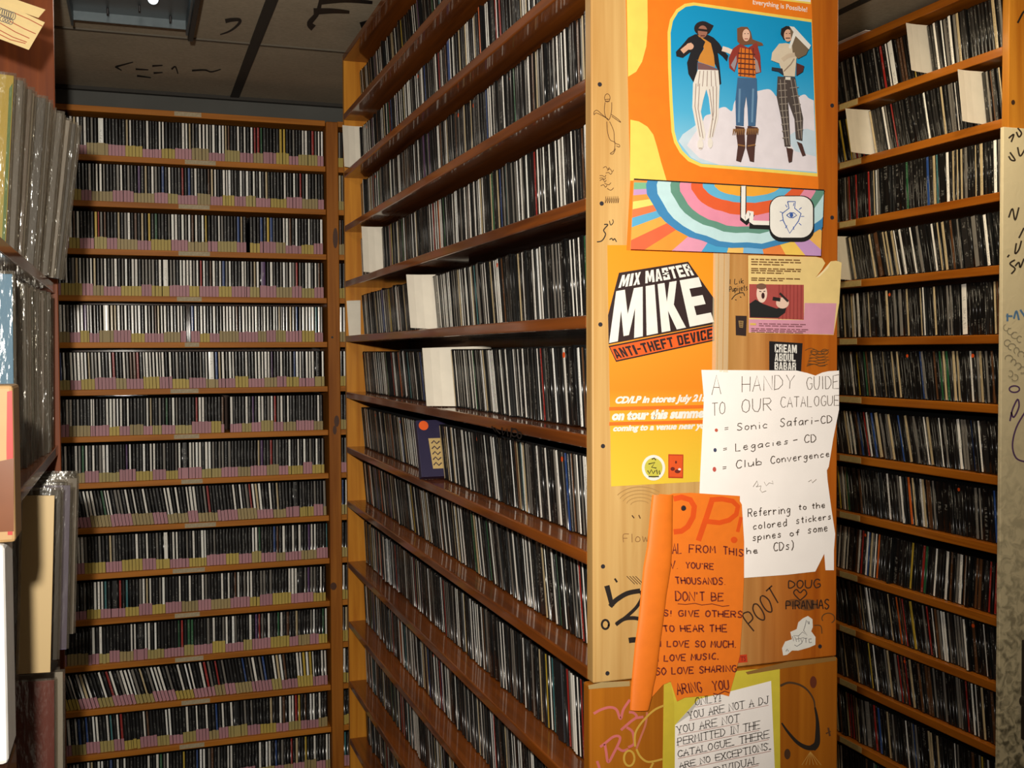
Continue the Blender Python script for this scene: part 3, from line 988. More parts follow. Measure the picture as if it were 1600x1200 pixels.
# right figure
p.poly([(1125, 215), (1160, 196), (1205, 200), (1215, 225), (1195, 262), (1142, 295), (1120, 255)], HR)
p.poly([(1110, 322), (1060, 385), (1052, 440), (1110, 462), (1140, 552), (1222, 556), (1232, 430), (1250, 380), (1205, 330), (1160, 318)], ink((212, 196, 172)))
p.poly(ellipse(1172, 264, 29, 44), SK); p.stroke([(1155, 283), (1188, 283)], 7, ink((70, 40, 36))); p.stroke([(1156, 250), (1166, 250)], 5, HR); p.stroke([(1178, 250), (1188, 250)], 5, HR)
p.poly([(1185, 212), (1330, 335), (1300, 400), (1242, 430), (1205, 390)], ink((116, 98, 76)))
p.poly([(1180, 198), (1215, 204), (1334, 335), (1320, 364), (1225, 268), (1190, 360), (1175, 350), (1210, 240)], ink((228, 224, 216)))
p.stroke([(1130, 440), (1170, 410), (1220, 400)], 30, ink((200, 180, 156)))
p.stroke([(1140, 520), (1190, 470), (1215, 430)], 8, ink((150, 130, 112)))
p.poly([(1055, 490), (1130, 500), (1142, 552), (1100, 522), (1052, 512)], ink((44, 44, 54))); p.poly([(1230, 460), (1285, 482), (1275, 522), (1228, 552)], ink((84, 38, 34)))
p.poly([(1095, 556), (1220, 562), (1242, 700), (1275, 850), (1270, 1012), (1225, 1000), (1215, 860), (1168, 730), (1176, 850), (1186, 1052), (1145, 1052), (1120, 850), (1088, 700)], ink((74, 64, 60)))
LTP = ink((150, 138, 126))
for i in range(9):
    p.stroke([(1098 + i * 3.5, 610 + i * 48), (1160 + i * 2, 606 + i * 48)], 5, LTP)
for i in range(6):
    p.stroke([(1180 + i * 10, 640 + i * 60), (1242 + i * 6, 632 + i * 60)], 5, LTP)
for a in [[(1110, 580), (1125, 800), (1158, 1045)], [(1140, 580), (1150, 800), (1176, 1045)], [(1185, 580), (1215, 760), (1245, 1000)], [(1212, 580), (1245, 760), (1262, 1000)]]:
    p.stroke(a, 5, LTP)
p.stroke([(1145, 572), (1182, 574)], 20, ink((220, 214, 200)))
p.poly([(1150, 1060), (1198, 1075), (1190, 1160), (1168, 1168)], BT); p.poly([(1225, 1020), (1262, 1035), (1288, 1115), (1264, 1122)], BT)
p.stroke([(1160, 1062), (1185, 1066)], 8, W)
# lower band of painted rings
p.z = Z2
band = [(65, 57), (1411, 134), (1395, 598), (42, 552)]
p.poly(band, ink((238, 140, 60)))
cx, cy = 870, 95
rays = [(100, (70, 160, 205)), (112, (222, 150, 176)), (124, (240, 150, 50)), (133, (226, 100, 60)), (141, (238, 168, 70)), (148, (90, 170, 210)), (154, (232, 120, 70)), (160, (242, 214, 110)), (166, (238, 150, 60)),
        (171, (196, 150, 196)), (176, (120, 180, 140)), (182, (70, 150, 200))]
base_rays = [(0, (70, 160, 205)), (8, (232, 110, 70)), (16, (110, 180, 215)), (26, (238, 150, 60)), (36, (70, 150, 190)), (46, (238, 180, 90)), (56, (196, 150, 200)), (64, (242, 200, 90)), (72, (232, 130, 60)), (82, (120, 180, 220)), (92, (238, 190, 100))] + rays
for i, (a, col) in enumerate(base_rays[:-1]):
    b = base_rays[i + 1][0]
    tri = [(cx, cy)] + [(cx + 1700 * math.cos(R(a + (b - a) * t)), cy + 1250 * math.sin(R(a + (b - a) * t)) * .8) for t in (0, .5, 1)]
    p.poly(clip(tri, band), ink(col))
for (rx, ry, col) in [(715, 452, (58, 132, 184)), (640, 415, (190, 222, 226)), (545, 345, (96, 146, 128)), (480, 300, (228, 142, 168)), (400, 215, (226, 92, 44)), (318, 128, (96, 178, 216)), (235, 82, (240, 168, 50))]:
    pts = [(cx + rx * (1 + .015 * math.sin(k * 1.7)) * math.cos(R(k * 9)), cy + ry * (1 + .02 * math.sin(k * 2.3)) * math.sin(R(k * 9))) for k in range(40)]
    p.poly(clip(pts, band), ink(col))
p.stroke([(62, 56), (1412, 134)], 9, K)
p.stroke([(838, 108), (836, 345), (858, 362), (874, 340), (900, 300)], 44, K); p.stroke([(880, 385), (1040, 392)], 44, K)
p.stroke([(838, 104), (836, 325), (850, 338), (866, 320), (878, 290), (896, 292), (894, 330), (892, 352), (910, 364), (1040, 368)], 30, W)


def rrect(x0, y0, x1, y1, r, n=6):
    o = []
    for (ax, ay, s0) in [(x1 - r, y0 + r, -90), (x1 - r, y1 - r, 0), (x0 + r, y1 - r, 90), (x0 + r, y0 + r, 180)]:
        o += [(ax + r * math.cos(R(s0 + 90 * k / n)), ay + r * math.sin(R(s0 + 90 * k / n))) for k in range(n + 1)]
    return o


p.poly(rrect(1020, 172, 1340, 500, 90), K); p.poly(rrect(1026, 178, 1330, 470, 84), W)
BL = ink((58, 92, 168))
ar = [(1150, 215), (1205, 215), (1200, 262), (1245, 300), (1228, 352), (1165, 440), (1120, 352), (1112, 300), (1160, 262), (1150, 215)]
p.stroke(ar, 7, BL)
for k in range(9):
    a = k / 9 * 6.28
    x, y = 1178 + 66 * math.cos(a), 320 + 74 * math.sin(a)
    p.stroke([(x, y), (x + 24 * math.cos(a), y + 22 * math.sin(a))], 5, BL)
p.stroke([(1140, 312), (1166, 294), (1192, 296), (1212, 312), (1186, 330), (1160, 328), (1140, 312)], 6, BL)
p.poly(ellipse(1174, 311, 13, 15), BL)
for i in range(46):
    x = 80 + i * 15
    if random.random() < .8: p.stroke([(x, 521 + i * .75), (x + 9, 521.5 + i * .75)], 9, ink((92, 74, 74)), 90)
for i in range(14):
    x = 930 + i * 10
    p.stroke([(x, 551), (x + 7, 551.5)], 8, ink((92, 74, 74)), 90)
p.z = (0, 0, 1.0)
po = p.done('poster', base=outline, thick=0.0004)
tag(po, 'orange poster of three jumping figures in a blue rounded window, top of end board', 'poster')
# the sky fade runs in the poster's own height
mr = [n for n in SKY.node_tree.nodes if n.type == 'MAP_RANGE'][0]
mr.inputs['From Min'].default_value = zb - po.location.z; mr.inputs['From Max'].default_value = zt - po.location.z

# yellow and orange poster with block lettering
p = Print(SHEET(0.0005), z=(0, 0, 1.0))
za, zc = pn(1000, 383).z, pn(1000, 757).z
FADE = gradient('print_orange_fade', [(0.0, (236, 200, 56)), (0.22, (240, 184, 44)), (0.40, (242, 140, 24)), (0.62, (240, 152, 34)), (1.0, (244, 150, 20))], 0, 1)
p.base_mat = FADE
outline = [(949, 383), (1117, 383), (1119, 560), (1105, 752), (955, 760)]
Z3 = (800, 300, 4.0); p.z = Z3
DKB = ink((44, 24, 24)); RO = ink((232, 92, 24))
p.poly([(668, 505), (1100, 435), (1264, 668), (1264, 826), (604, 952), (600, 770)], DKB)
p.poly([(603, 962), (1262, 830), (1264, 930), (650, 1062)], DKB)
p.poly([(612, 970), (1258, 842), (1258, 922), (652, 1052)], RO)
p.block('MIX MASTER', ((688, 520), (1098, 448), (1138, 520), (664, 600)), W)
p.block('MIKE', ((650, 620), (1166, 532), (1262, 812), (606, 944)), W, gap=.14)
p.block('ANTI-THEFT DEVICE', ((620, 984), (1250, 852), (1254, 916), (654, 1042)), DKB)
p.z = (800, 600, 4.0)
for y in (138, 232):
    p.poly([(606, y + 6), (1210, y - 8), (1208, y + 14), (606, y + 28)], ink((234, 112, 22)))
p.print_text('CD/LP in stores July 21st', ((648, 78), (1236, 62), (1232, 122), (642, 136)), W, bold=0.05, shear=0.25)
p.print_text('on tour this summer', ((625, 168), (1236, 148), (1232, 212), (622, 230)), W, bold=0.06, shear=0.2)
p.print_text('coming to a venue near you', ((632, 260), (1236, 238), (1232, 290), (628, 308)), W, bold=0.05, shear=0.2)
p.poly(ellipse(882, 523, 73, 80, 28), W); p.poly(ellipse(882, 523, 56, 62, 24), ink((206, 196, 72)))
for a in [[(850, 500), (890, 490), (870, 520), (900, 525)], [(845, 540), (855, 560), (868, 535), (880, 560), (892, 540)], [(900, 535), (905, 562), (918, 540), (922, 565)], [(850, 578), (915, 578)], [(870, 470), (885, 462), (895, 475)]]:
    p.stroke(a, 7, ink((44, 36, 20)))
p.poly([(973, 438), (1067, 440), (1065, 588), (973, 586)], ink((190, 60, 20))); p.poly([(979, 446), (1061, 448), (1059, 580), (979, 578)], ink((226, 84, 24)))
for (x, y, rx, ry) in [(1000, 530, 14, 12), (1030, 545, 18, 12), (1020, 488, 6, 9)]:
    p.poly(ellipse(x, y, rx, ry), ink((110, 30, 20)))
p.poly(ellipse(1042, 532, 9, 7), W)
p.z = (0, 0, 1.0)
pb = p.done('poster', base=outline, thick=0.0003)
tag(pb, 'orange and yellow poster with slanted white block lettering, left half of end board', 'poster')
mr = [n for n in FADE.node_tree.nodes if n.type == 'MAP_RANGE'][0]
mr.inputs['From Min'].default_value = zc - pb.location.z; mr.inputs['From Max'].default_value = za - pb.location.z

# clear tape down the poster's right side
def mat_tape():
    m, nt, b = new_mat('clear_tape')
    b.inputs['Base Color'].default_value = (0.85, 0.7, 0.45, 1)
    b.inputs['Roughness'].default_value = 0.18
    b.inputs['Alpha'].default_value = 0.35
    return m


M_tape = mat_tape()
tp = MB()
a, b, c, d = pn(1114, 394), pn(1140, 396), pn(1137, 582), pn(1112, 580)
for (q, r_) in [((a, d), 0), ((b, c), 0)]:
    pass
n = Vector((0, -0.0011, 0))
for k in range(3):
    u0, u1 = k / 3, (k + 1) / 3 - .04
    lt, rt, lb, rb = a.lerp(b, u0), a.lerp(b, u1), d.lerp(c, u0), d.lerp(c, u1)
    off = n * (1 + .3 * k)
    tp.poly([lt + off, rt + off * 1.3, rb + off * 1.3, lb + off])
tape = tp.done('tape_strip', M_tape)
tag(tape, 'clear tape strip down the right edge of the orange lettered poster', 'tape')

# cream and pink flyer
p = Print(SHEET(0.0006), z=Z2)
p.base_mat = ink((236, 206, 136))
outline = [(910, 590), (1395, 600), (1440, 612), (1460, 645), (1436, 690), (1390, 750), (1442, 700), (1500, 632), (1540, 628), (1577, 642), (1560, 930), (1520, 1158), (914, 1142)]
p.poly([(914, 1046), (1306, 1052), (1312, 930), (1540, 932), (1519, 1155), (915, 1140)], ink((216, 152, 172)))
p.poly([(1392, 752), (1442, 702), (1500, 634), (1480, 680), (1420, 740)], ink((248, 226, 176)))
p.poly([(916, 795), (1306, 800), (1306, 1050), (916, 1036)], ink((172, 74, 68)))
for i in range(7):
    p.stroke([(1130 + i * 26, 800), (1128 + i * 26, 1046)], 8, ink((150, 58, 54)))
p.poly([(916, 935), (960, 905), (1010, 935), (1110, 970), (1182, 950), (1170, 1000), (1120, 1036), (920, 1032)], ink((26, 26, 26)))
p.poly(ellipse(1004, 862, 38, 66), ink((236, 206, 186))); p.poly(ellipse(1000, 812, 36, 22), ink((120, 84, 66)))
p.poly(ellipse(1012, 878, 12, 22), ink((60, 24, 24))); p.stroke([(985, 846), (1000, 850)], 6, HR); p.stroke([(1014, 848), (1028, 846)], 6, HR)
p.poly(ellipse(1150, 930, 46, 40), ink((230, 196, 176))); p.stroke([(1080, 898), (1135, 908)], 26, ink((30, 22, 22))); p.stroke([(1130, 860), (1190, 920)], 16, ink((40, 30, 28)))
TX = ink((130, 92, 48))
for y in (618, 636, 654, 684, 698, 714, 752, 766):
    x = 920
    x1 = 1150 if y in (654, 714, 766) else 1275
    while x < x1:
        l = random.uniform(20, 60)
        p.stroke([(x, y + (x - 920) * .02), (min(x1, x + l), y + (x + l - 920) * .02)], 7, TX, 40)
        x += l + 9
TP2 = ink((150, 92, 104))
for y in (1076, 1090, 1112, 1124, 1136):
    x = 975 if y < 1100 else 920
    while x < 1280:
        l = random.uniform(20, 60)
        p.stroke([(x, y + (x - 920) * .02), (x + l, y + (x + l - 920) * .02)], 5, TP2, 41)
        x += l + 9
p.stroke([(918, 1080), (960, 1082)], 14, ink((222, 186, 90)))
fl = p.done('flyer', base=outline, thick=0.0003)
tag(fl, 'torn cream and pink flyer with a photo of a dark-jacketed singer', 'flyer')

# small stickers
p = Print(SHEET(0.0005), z=Z2)
p.base_mat = ink((44, 28, 26))
p.poly([(840, 1055), (876, 1058), (872, 1108), (846, 1104)], ink((150, 118, 70)))
for y in (1066, 1080, 1094):
    p.stroke([(848, y), (868, y + 2)], 5, ink((70, 44, 34)))
s_ = p.done('sticker', base=[(820, 1020), (900, 1022), (895, 1166), (822, 1160)], thick=0.0003)
tag(s_, 'tiny dark brown sticker left of the cream and pink flyer', 'sticker')
p = Print(SHEET(0.0005), z=(1200, 300, 4.0))
p.base_mat = ink((20, 14, 18))
p.block('CREAM', ((42, 950), (180, 956), (180, 1008), (42, 1002)), W)
p.block('ABDUL', ((42, 1008), (172, 1012), (172, 1060), (42, 1056)), W)
p.block('BABAR', ((40, 1062), (174, 1066), (174, 1114), (40, 1110)), W)
s_ = p.done('sticker', base=[(8, 932), (216, 945), (206, 1130), (8, 1126)], thick=0.0003)
tag(s_, 'black sticker with three lines of white capitals above the white handwritten guide', 'sticker')
p = Print(SHEET(0.0005), z=(1200, 900, 4.0))
p.base_mat = W
PEN = ink((120, 116, 118))
p.stroke([(240, 275), (232, 310), (222, 340), (245, 372), (215, 350), (190, 375), (160, 372), (175, 395), (225, 385), (210, 420), (180, 440), (165, 430)], 4, PEN)
for a in [[(152, 376), (160, 408), (170, 384), (178, 410)], [(190, 380), (192, 412), (206, 392), (212, 414)], [(226, 390), (244, 388)], [(235, 390), (236, 416)], [(270, 392), (254, 394), (256, 416), (272, 414)]]:
    p.stroke(a, 4, PEN)
p.stroke([(245, 280), (252, 300)], 4, PEN); p.stroke([(255, 282), (256, 300)], 4, PEN); p.stroke([(110, 470), (118, 455), (126, 470)], 4, PEN)
s_ = p.done('sticker', base=[(95, 497), (88, 452), (108, 410), (150, 396), (140, 350), (180, 332), (190, 290), (218, 265), (250, 250), (278, 270), (280, 320), (270, 345), (297, 382), (296, 430), (260, 446), (190, 466), (150, 466), (120, 492)], thick=0.0003)
tag(s_, 'white hand-cut paper sticker with a pencil doodle, low right of end board', 'sticker')
p = Print(SHEET(0.0005), z=(800, 900, 4.0))
p.base_mat = ink((214, 62, 20))
p.print_text('TS', ((1428, 502), (1462, 500), (1462, 532), (1428, 534)), ink((150, 40, 20)), bold=.02)
s_ = p.done('sticker', base=[(1400, 496), (1468, 490), (1472, 538), (1400, 545)], thick=0.0003)
tag(s_, 'small red sticker half hidden behind the orange curled sign', 'sticker')

# white handwritten guide
def bulge(off, k=0.006):
    """a sheet that stands a little off the board at its right edge"""
    def f(x, y):
        q = on_y(x, y, CY_F - off)
        t = max(0.0, (x - 1230) / 80.0)
        q.y -= k * t * t * 0.5
        return q
    return f


p = Print(SHEET(0.0016))
p.base_mat = M_paper
outline = [(1096, 578), (1245, 579), (1262, 583), (1274, 587), (1285, 582), (1295, 580), (1311, 579), (1311, 640), (1302, 685), (1295, 729), (1292, 735), (1293, 750), (1299, 795), (1305, 834), (1303, 860), (1303, 891), (1290, 891), (1288, 865), (1274, 893), (1230, 898), (1162, 903), (1110, 906), (1093, 770), (1094, 746), (1100, 623)]
p.z = (1080, 560, 6.384)
HG = ink((104, 90, 78)); HG2 = ink((84, 70, 60))
p.hand('A', ((210, 172), (298, 172), (298, 356), (205, 362)), 7, HG)
p.hand('HANDY', ((505, 180), (1030, 165), (1020, 300), (505, 338)), 7, HG)
p.hand('GUIDE', ((1148, 190), (1470, 165), (1470, 300), (1150, 310)), 7, HG)
p.hand('TO', ((205, 450), (338, 430), (338, 552), (205, 578)), 7, HG)
p.hand('OUR', ((502, 410), (798, 390), (798, 518), (502, 545)), 8, HG)
p.hand('CATALOGUE', ((890, 385), (1475, 368), (1475, 468), (890, 492)), 7, HG)
p.hand('=', ((330, 672), (372, 668), (372, 722), (330, 726)), 7, HG2)
p.hand('Sonic', ((455, 648), (760, 622), (760, 695), (455, 720)), 9, HG2)
p.hand('Safari-CD', ((885, 600), (1400, 568), (1400, 640), (885, 682)), 9, HG2)
p.hand('=', ((315, 878), (356, 874), (356, 926), (315, 930)), 7, HG2)
p.hand('Legacies', ((440, 848), (970, 795), (970, 850), (440, 925)), 9, HG2)
p.hand('- CD', ((1010, 775), (1240, 755), (1240, 832), (1010, 846)), 9, HG2)
p.hand('=', ((308, 1064), (350, 1060), (350, 1114), (308, 1118)), 7, HG2)
p.hand('Club', ((442, 1020), (702, 990), (702, 1060), (442, 1098)), 9, HG2)
p.hand('Convergence', ((788, 975), (1375, 918), (1375, 978), (788, 1050)), 9, HG2)
p.poly(ellipse(245, 715, 16, 17), ink((206, 96, 72))); p.poly(ellipse(232, 913, 16, 20), ink((64, 72, 104))); p.poly(ellipse(225, 1105, 18, 24), ink((206, 92, 80)))
p.z = (1080, 740, 6.384)
LG = ink((176, 166, 156))
p.stroke([(610, 130), (650, 70), (660, 110), (640, 130), (690, 120), (680, 160), (700, 185), (740, 170)], 6, LG)
p.stroke([(720, 80), (740, 120), (770, 90), (810, 100), (800, 70)], 5, LG); p.stroke([(1160, 80), (1190, 60), (1200, 90), (1240, 55)], 6, LG)
p.hand('Referring', ((560, 350), (980, 310), (980, 392), (560, 430)), 9, HG2)
p.hand('to the', ((1060, 305), (1328, 278), (1328, 338), (1060, 362)), 9, HG2)
p.hand('colored', ((605, 490), (945, 445), (945, 520), (605, 556)), 9, HG2)
p.hand('stickers', ((1035, 430), (1388, 395), (1388, 450), (1035, 498)), 9, HG2)
p.hand('spines', ((600, 600), (890, 565), (890, 630), (600, 668)), 9, HG2)
p.hand('of', ((970, 565), (1068, 555), (1068, 612), (970, 622)), 9, HG2)
p.hand('some', ((1150, 520), (1352, 500), (1352, 568), (1150, 592)), 9, HG2)
p.hand('CDs)', ((810, 690), (1012, 660), (1012, 745), (810, 768)), 9, HG2)
p.hand('he', ((540, 735), (655, 735), (655, 790), (540, 798)), 9, HG2)
p.z = (0, 0, 1.0)
gd = p.done('handwritten_notice', base=outline, thick=0.0003)
tag(gd, 'white torn paper with a grey handwritten guide and three coloured dots', 'notice')

# printed notice on yellow paper
p = Print(SHEET(0.0016), z=(1020, 1030, 5.333))
YP = ink((222, 202, 62)); p.base_mat = YP
outline = [(92, 200), (400, 150), (700, 98), (1058, 64), (1062, 907), (1075, 1300), (75, 1300), (82, 907)]
p.poly([(92, 205), (150, 195), (178, 360), (182, 1290), (78, 1290)], ink((214, 190, 54)))
p.poly([(185, 548), (380, 332), (645, 268), (985, 180), (1016, 907), (1030, 1290), (180, 1290)], M_paper)
p.poly([(185, 548), (380, 332), (376, 362), (300, 470)], ink((206, 200, 192)))
TXT = ink((52, 44, 40)); UL = ink((206, 166, 158))
for t, q in [('ONLY!', ((352, 322), (566, 286), (566, 348), (352, 386))), ('YOU ARE NOT A DJ', ((290, 440), (962, 305), (962, 368), (300, 498))), ('YOU ARE NOT', ((196, 560), (716, 456), (716, 520), (204, 618))),
             ('PERMITTED IN THE', ((204, 656), (884, 512), (884, 576), (206, 716))), ('CATALOGUE. THERE', ((204, 762), (960, 590), (962, 652), (206, 814))), ('ARE NO EXCEPTIONS.', ((214, 862), (976, 688), (978, 748), (222, 908))),
             ('NO INDIVIDUAL', ((300, 948), (872, 806), (876, 866), (304, 1004)))]:
    p.hand(t, q, 6.5, TXT, jit=0.0, serif=True)
    p.stroke([(q[3][0], q[3][1] + 12), (q[2][0], q[2][1] + 14)], 5, UL)
p.z = (0, 0, 1.0)
p.z = (1020, 1030, 5.333)
nt_ = p.done('printed_notice', base=outline, thick=0.0003)
tag(nt_, 'white printed notice in capitals mounted on yellow paper at bottom of end board', 'notice')

# orange curled sign
p = Print(SHEET(0.0034))
ORP = ink((246, 126, 26)); p.base_mat = ORP
outline = [(1030, 772), (1046, 773), (1052, 771), (1080, 770), (1156, 775), (1156, 783), (1159, 788), (1162.6, 846), (1162.5, 903), (1160, 966), (1156, 1025), (1149, 1052), (1139, 1088), (1128, 1085), (1070, 1090), (1058, 1096), (1048, 1065), (1036, 1070), (1018, 1090), (1000, 1100), (1004, 960), (1018, 860)]
p.z = (970, 750, 7.27)
RD = ink((234, 84, 10)); PU = ink((120, 42, 30))
p.stroke([(600, 215), (690, 195), (790, 225), (835, 300), (820, 420), (760, 530), (690, 580), (600, 590)], 62, RD)
p.stroke([(1040, 215), (980, 400), (880, 690)], 62, RD)
p.stroke([(1010, 225), (1150, 215), (1270, 240), (1330, 300), (1310, 390), (1230, 455), (1120, 485), (980, 470)], 56, RD)
p.stroke([(1365, 420), (1325, 590)], 40, RD); p.poly(ellipse(1285, 680, 38, 36), RD)
p.hand('AL', ((585, 720), (690, 720), (690, 830), (585, 840)), 13, PU)
p.hand('FROM', ((775, 735), (1070, 750), (1070, 830), (775, 825)), 15, PU)
p.hand('THIS', ((1160, 755), (1390, 790), (1390, 870), (1160, 840)), 15, PU)
p.hand('V.', ((560, 915), (650, 915), (650, 1005), (560, 1010)), 15, PU)
p.hand("YOU'RE", ((735, 930), (1050, 950), (1050, 1015), (735, 1000)), 15, PU)
p.z = (970, 900, 5.58)
for t, q in [('THOUSANDS.', ((470, 10), (910, 15), (910, 75), (480, 65))), ("DON'T BE", ((475, 130), (890, 148), (890, 215), (475, 215))), ('S! GIVE OTHERS', ((370, 295), (1055, 305), (1055, 360), (370, 345))),
             ('TO HEAR THE', ((362, 430), (920, 425), (920, 485), (372, 485))), ('I LOVE SO MUCH.', ((335, 565), (1000, 562), (1000, 622), (335, 612))), ('I LOVE MUSIC,', ((310, 690), (850, 670), (850, 720), (310, 745))),
             ('SO LOVE SHARING', ((300, 800), (1000, 775), (1000, 830), (300, 860))), ('ARING (YOU', ((470, 935), (930, 905), (940, 985), (490, 1030)))]:
    p.hand(t, q, 12, PU, jit=0.05)
p.stroke([(490, 240), (560, 245), (640, 235), (700, 250), (790, 240), (880, 262), (940, 255)], 6, PU)
p.stroke([(800, 1020), (840, 1030), (900, 1000), (940, 1015)], 8, PU)
p.z = (0, 0, 1.0)
# the rolled-over left edge, a curl that stands off the board
EDGE = [(773, 1019, 1051), (800, 1016, 1050.5), (853, 1011, 1050), (887, 1005, 1048), (930, 1001, 1041), (972, 997, 1036), (1007, 992, 1031), (1050, 988, 1026), (1072, 986, 1021), (1090, 985, 1018), (1109, 984, 1013)]
flap = bmesh.new()
rows = []
for (y, xl, xr) in EDGE:
    row = []
    for k in range(13):
        t = k / 12
        x = xl + (xr - xl) * (0.5 - 0.5 * math.cos(math.pi * t))
        q = on_y(x, y, CY_F - .0036)
        q.y -= 0.0055 * math.sin(math.pi * t) ** 0.8
        row.append(flap.verts.new(q))
    rows.append(row)
for i in range(len(rows) - 1):
    for k in range(12):
        flap.faces.new([rows[i][k], rows[i][k + 1], rows[i + 1][k + 1], rows[i + 1][k]])
sg = p.done('handwritten_sign', base=outline, thick=0.0003)
tag(sg, 'orange paper sign with red and purple handwriting, its left edge rolled over', 'sign')
for f in flap.faces: f.smooth = True
bmesh.ops.recalc_face_normals(flap, faces=flap.faces)
if sum(f.normal.y for f in flap.faces) > 0: bmesh.ops.reverse_faces(flap, faces=flap.faces)
me = bpy.data.meshes.new('rolled_edge'); flap.to_mesh(me); flap.free()
obj('rolled_edge', me, sg, ORP)
c = on_y(1068, 794, CY_F - .0034)
MB().cyl(c, c + Vector((0, -.002, 0)), .0040, .0030).done('screw', M_screw, sg)

# ================================================================== BACK RACK
BY = 3.850
B_SH = [.657, .506, .348, .194, .039, -.118, -.273, -.427, -.578, -.731, -.884, -1.036, -1.186, -1.337, -1.49]
back = empty('cd_rack', (0.2, BY, 0), 'pine CD rack across the back wall filled with pink and yellow stickered cases', 'shelf')
BX0, BX1 = -0.60, 1.2
box('back_board', (BX0, BY + .17, .05), (BX1, BY + .19, EYE + .817), M_dark_wood, back)
box('side_panel', (BX0, BY, 0), (BX0 + .02, BY + .17, EYE + .817), M_pine_post, back)
box('side_panel', (BX1 - .02, BY, 0), (BX1, BY + .17, EYE + .817), M_pine_post, back)
PX0 = on_y(512, 600, BY).x
PX1 = on_y(531, 600, BY).x
post = box('post', (PX0 + .001, BY - .014, 0), (PX1, BY + .168, EYE + .812), M_pine_post, back, bev=.003)
kq = on_y(519, 527, BY - .014)
MB().cyl(kq + Vector((0, .004, 0)), kq + Vector((0, -.001, 0)), .004, .004, 12).done('screw_hole', M_black, post)
kp = Print(lambda x, y: on_y(x, y, BY - .0143))
for (x, y, rx, ry) in [(524, 372, 4, 16), (526, 658, 4, 9), (523, 672, 3, 7), (521, 916, 5, 6)]:
    kp.poly(ellipse(x, y, rx, ry), ink((88, 48, 20)))
kp.done('wood_knot', post)
b_objs = []
for z in [.817] + B_SH:
    s1 = box('shelf', (BX0 + .021, BY - .001, EYE + z - .019), (PX0, BY + .168, EYE + z), M_shelf_x, back)
    box('shelf', (PX1 + .001, BY - .001, EYE + z - .019), (BX1 - .021, BY + .168, EYE + z), M_shelf_x, back)
    b_objs.append(s1)
    if z in (.506, .039, -.427, -1.337) and z != .506: lx, w = 300, random.uniform(10, 22)
    else: lx, w = 300 + random.uniform(-12, 14), random.uniform(18, 26)
    yv = project((0.1, BY, EYE + z - .0095))[1]
    q = on_y(lx, yv, BY - .001)
    hw = w / FPX * 3.7
    lb = MB().box((q.x - hw, BY - .0018, EYE + z - .016), (q.x + hw, BY - .0008, EYE + z - .0015)).done('label_strip', M_tapelabel, s1)

# ================================================================== RIGHT RACK
RX = 1.870
R_SH = [.688, .525, .360, .193, .034, -.127, -.292, -.452, -.620, -.773, -.925, -1.09, -1.25]
right = empty('cd_rack', (2.0, 2.4, 0), 'orange-brown CD rack along the right wall', 'shelf')
RY0, RY1 = 1.985, 3.3
box('back_board', (RX + .19, RY0, .05), (RX + .21, RY1, EYE + .855), M_dark_wood, right)
rep = MB().box((RX - .002, RY0 - .022, 0), (RX + .21, RY0 - .001, EYE + .9), .002).done('end_panel', M_yellow_pine, right)
box('far_end_panel', (RX, RY1, 0), (RX + .21, RY1 + .02, EYE + .855), M_orange_board, right)
for z in [.855] + R_SH:
    s1 = box('shelf', (RX, RY0, EYE + z - .021), (RX + .188, RY1 - .001, EYE + z), M_shelf_r, right, bev=.002)
    pr = project((RX, 2.4, EYE + z - .010))
    q = on_x(1326, pr[1] - (pr[0] - 1326) * 0.0, RX)
    yl = q.y
    if z < .8:
        MB().box((RX - .0008, yl - .03 - random.uniform(0, .03), EYE + z - .018), (RX + .0002, yl + .04, EYE + z - .002)).done('label_strip', M_masking, s1)
gp = Print(lambda x, y: on_y(x, y, RY0 - .0222), n=(0, -1, 0))
gp.stroke([(1590, 36), (1598, 20), (1606, 12)], 3, INK); gp.poly(ellipse(1583, 160, 3, 4), DK)
gp.done('graffiti', rep)
# the white scrawled board fixed over the rack's end
def mat_scrawl():
    m, nt, b = new_mat('white_painted_board')
    tc = nt.nodes.new('ShaderNodeTexCoord')
    n = nt.nodes.new('ShaderNodeTexNoise'); n.inputs['Scale'].default_value = 46; n.inputs['Detail'].default_value = 8
    n.inputs['Distortion'].default_value = 0.8
    nt.links.new(tc.outputs['Object'], n.inputs['Vector'])
    sp = nt.nodes.new('ShaderNodeSeparateXYZ'); nt.links.new(tc.outputs['Object'], sp.inputs[0])
    mr = nt.nodes.new('ShaderNodeMapRange'); mr.inputs['From Min'].default_value = 0.3; mr.inputs['From Max'].default_value = -0.45
    nt.links.new(sp.outputs[2], mr.inputs['Value'])
    th = nt.nodes.new('ShaderNodeMapRange'); th.inputs['From Min'].default_value = 0.42; th.inputs['From Max'].default_value = 0.62
    nt.links.new(n.outputs['Fac'], th.inputs['Value'])
    mu = nt.nodes.new('ShaderNodeMath'); mu.operation = 'MULTIPLY'
    nt.links.new(mr.outputs['Result'], mu.inputs[0]); nt.links.new(th.outputs['Result'], mu.inputs[1])
    mx = nt.nodes.new('ShaderNodeMix'); mx.data_type = 'RGBA'
    mx.inputs['A'].default_value = lin((214, 200, 164)); mx.inputs['B'].default_value = lin((104, 96, 74))
    nt.links.new(mu.outputs[0], mx.inputs['Factor']); nt.links.new(mx.outputs['Result'], b.inputs['Base Color'])
    b.inputs['Roughness'].default_value = 0.7
    bp = nt.nodes.new('ShaderNodeBump'); bp.inputs['Strength'].default_value = 0.4; bp.inputs['Distance'].default_value = 0.003
    nt.links.new(n.outputs['Fac'], bp.inputs['Height']); nt.links.new(bp.outputs['Normal'], b.inputs['Normal'])
    return m


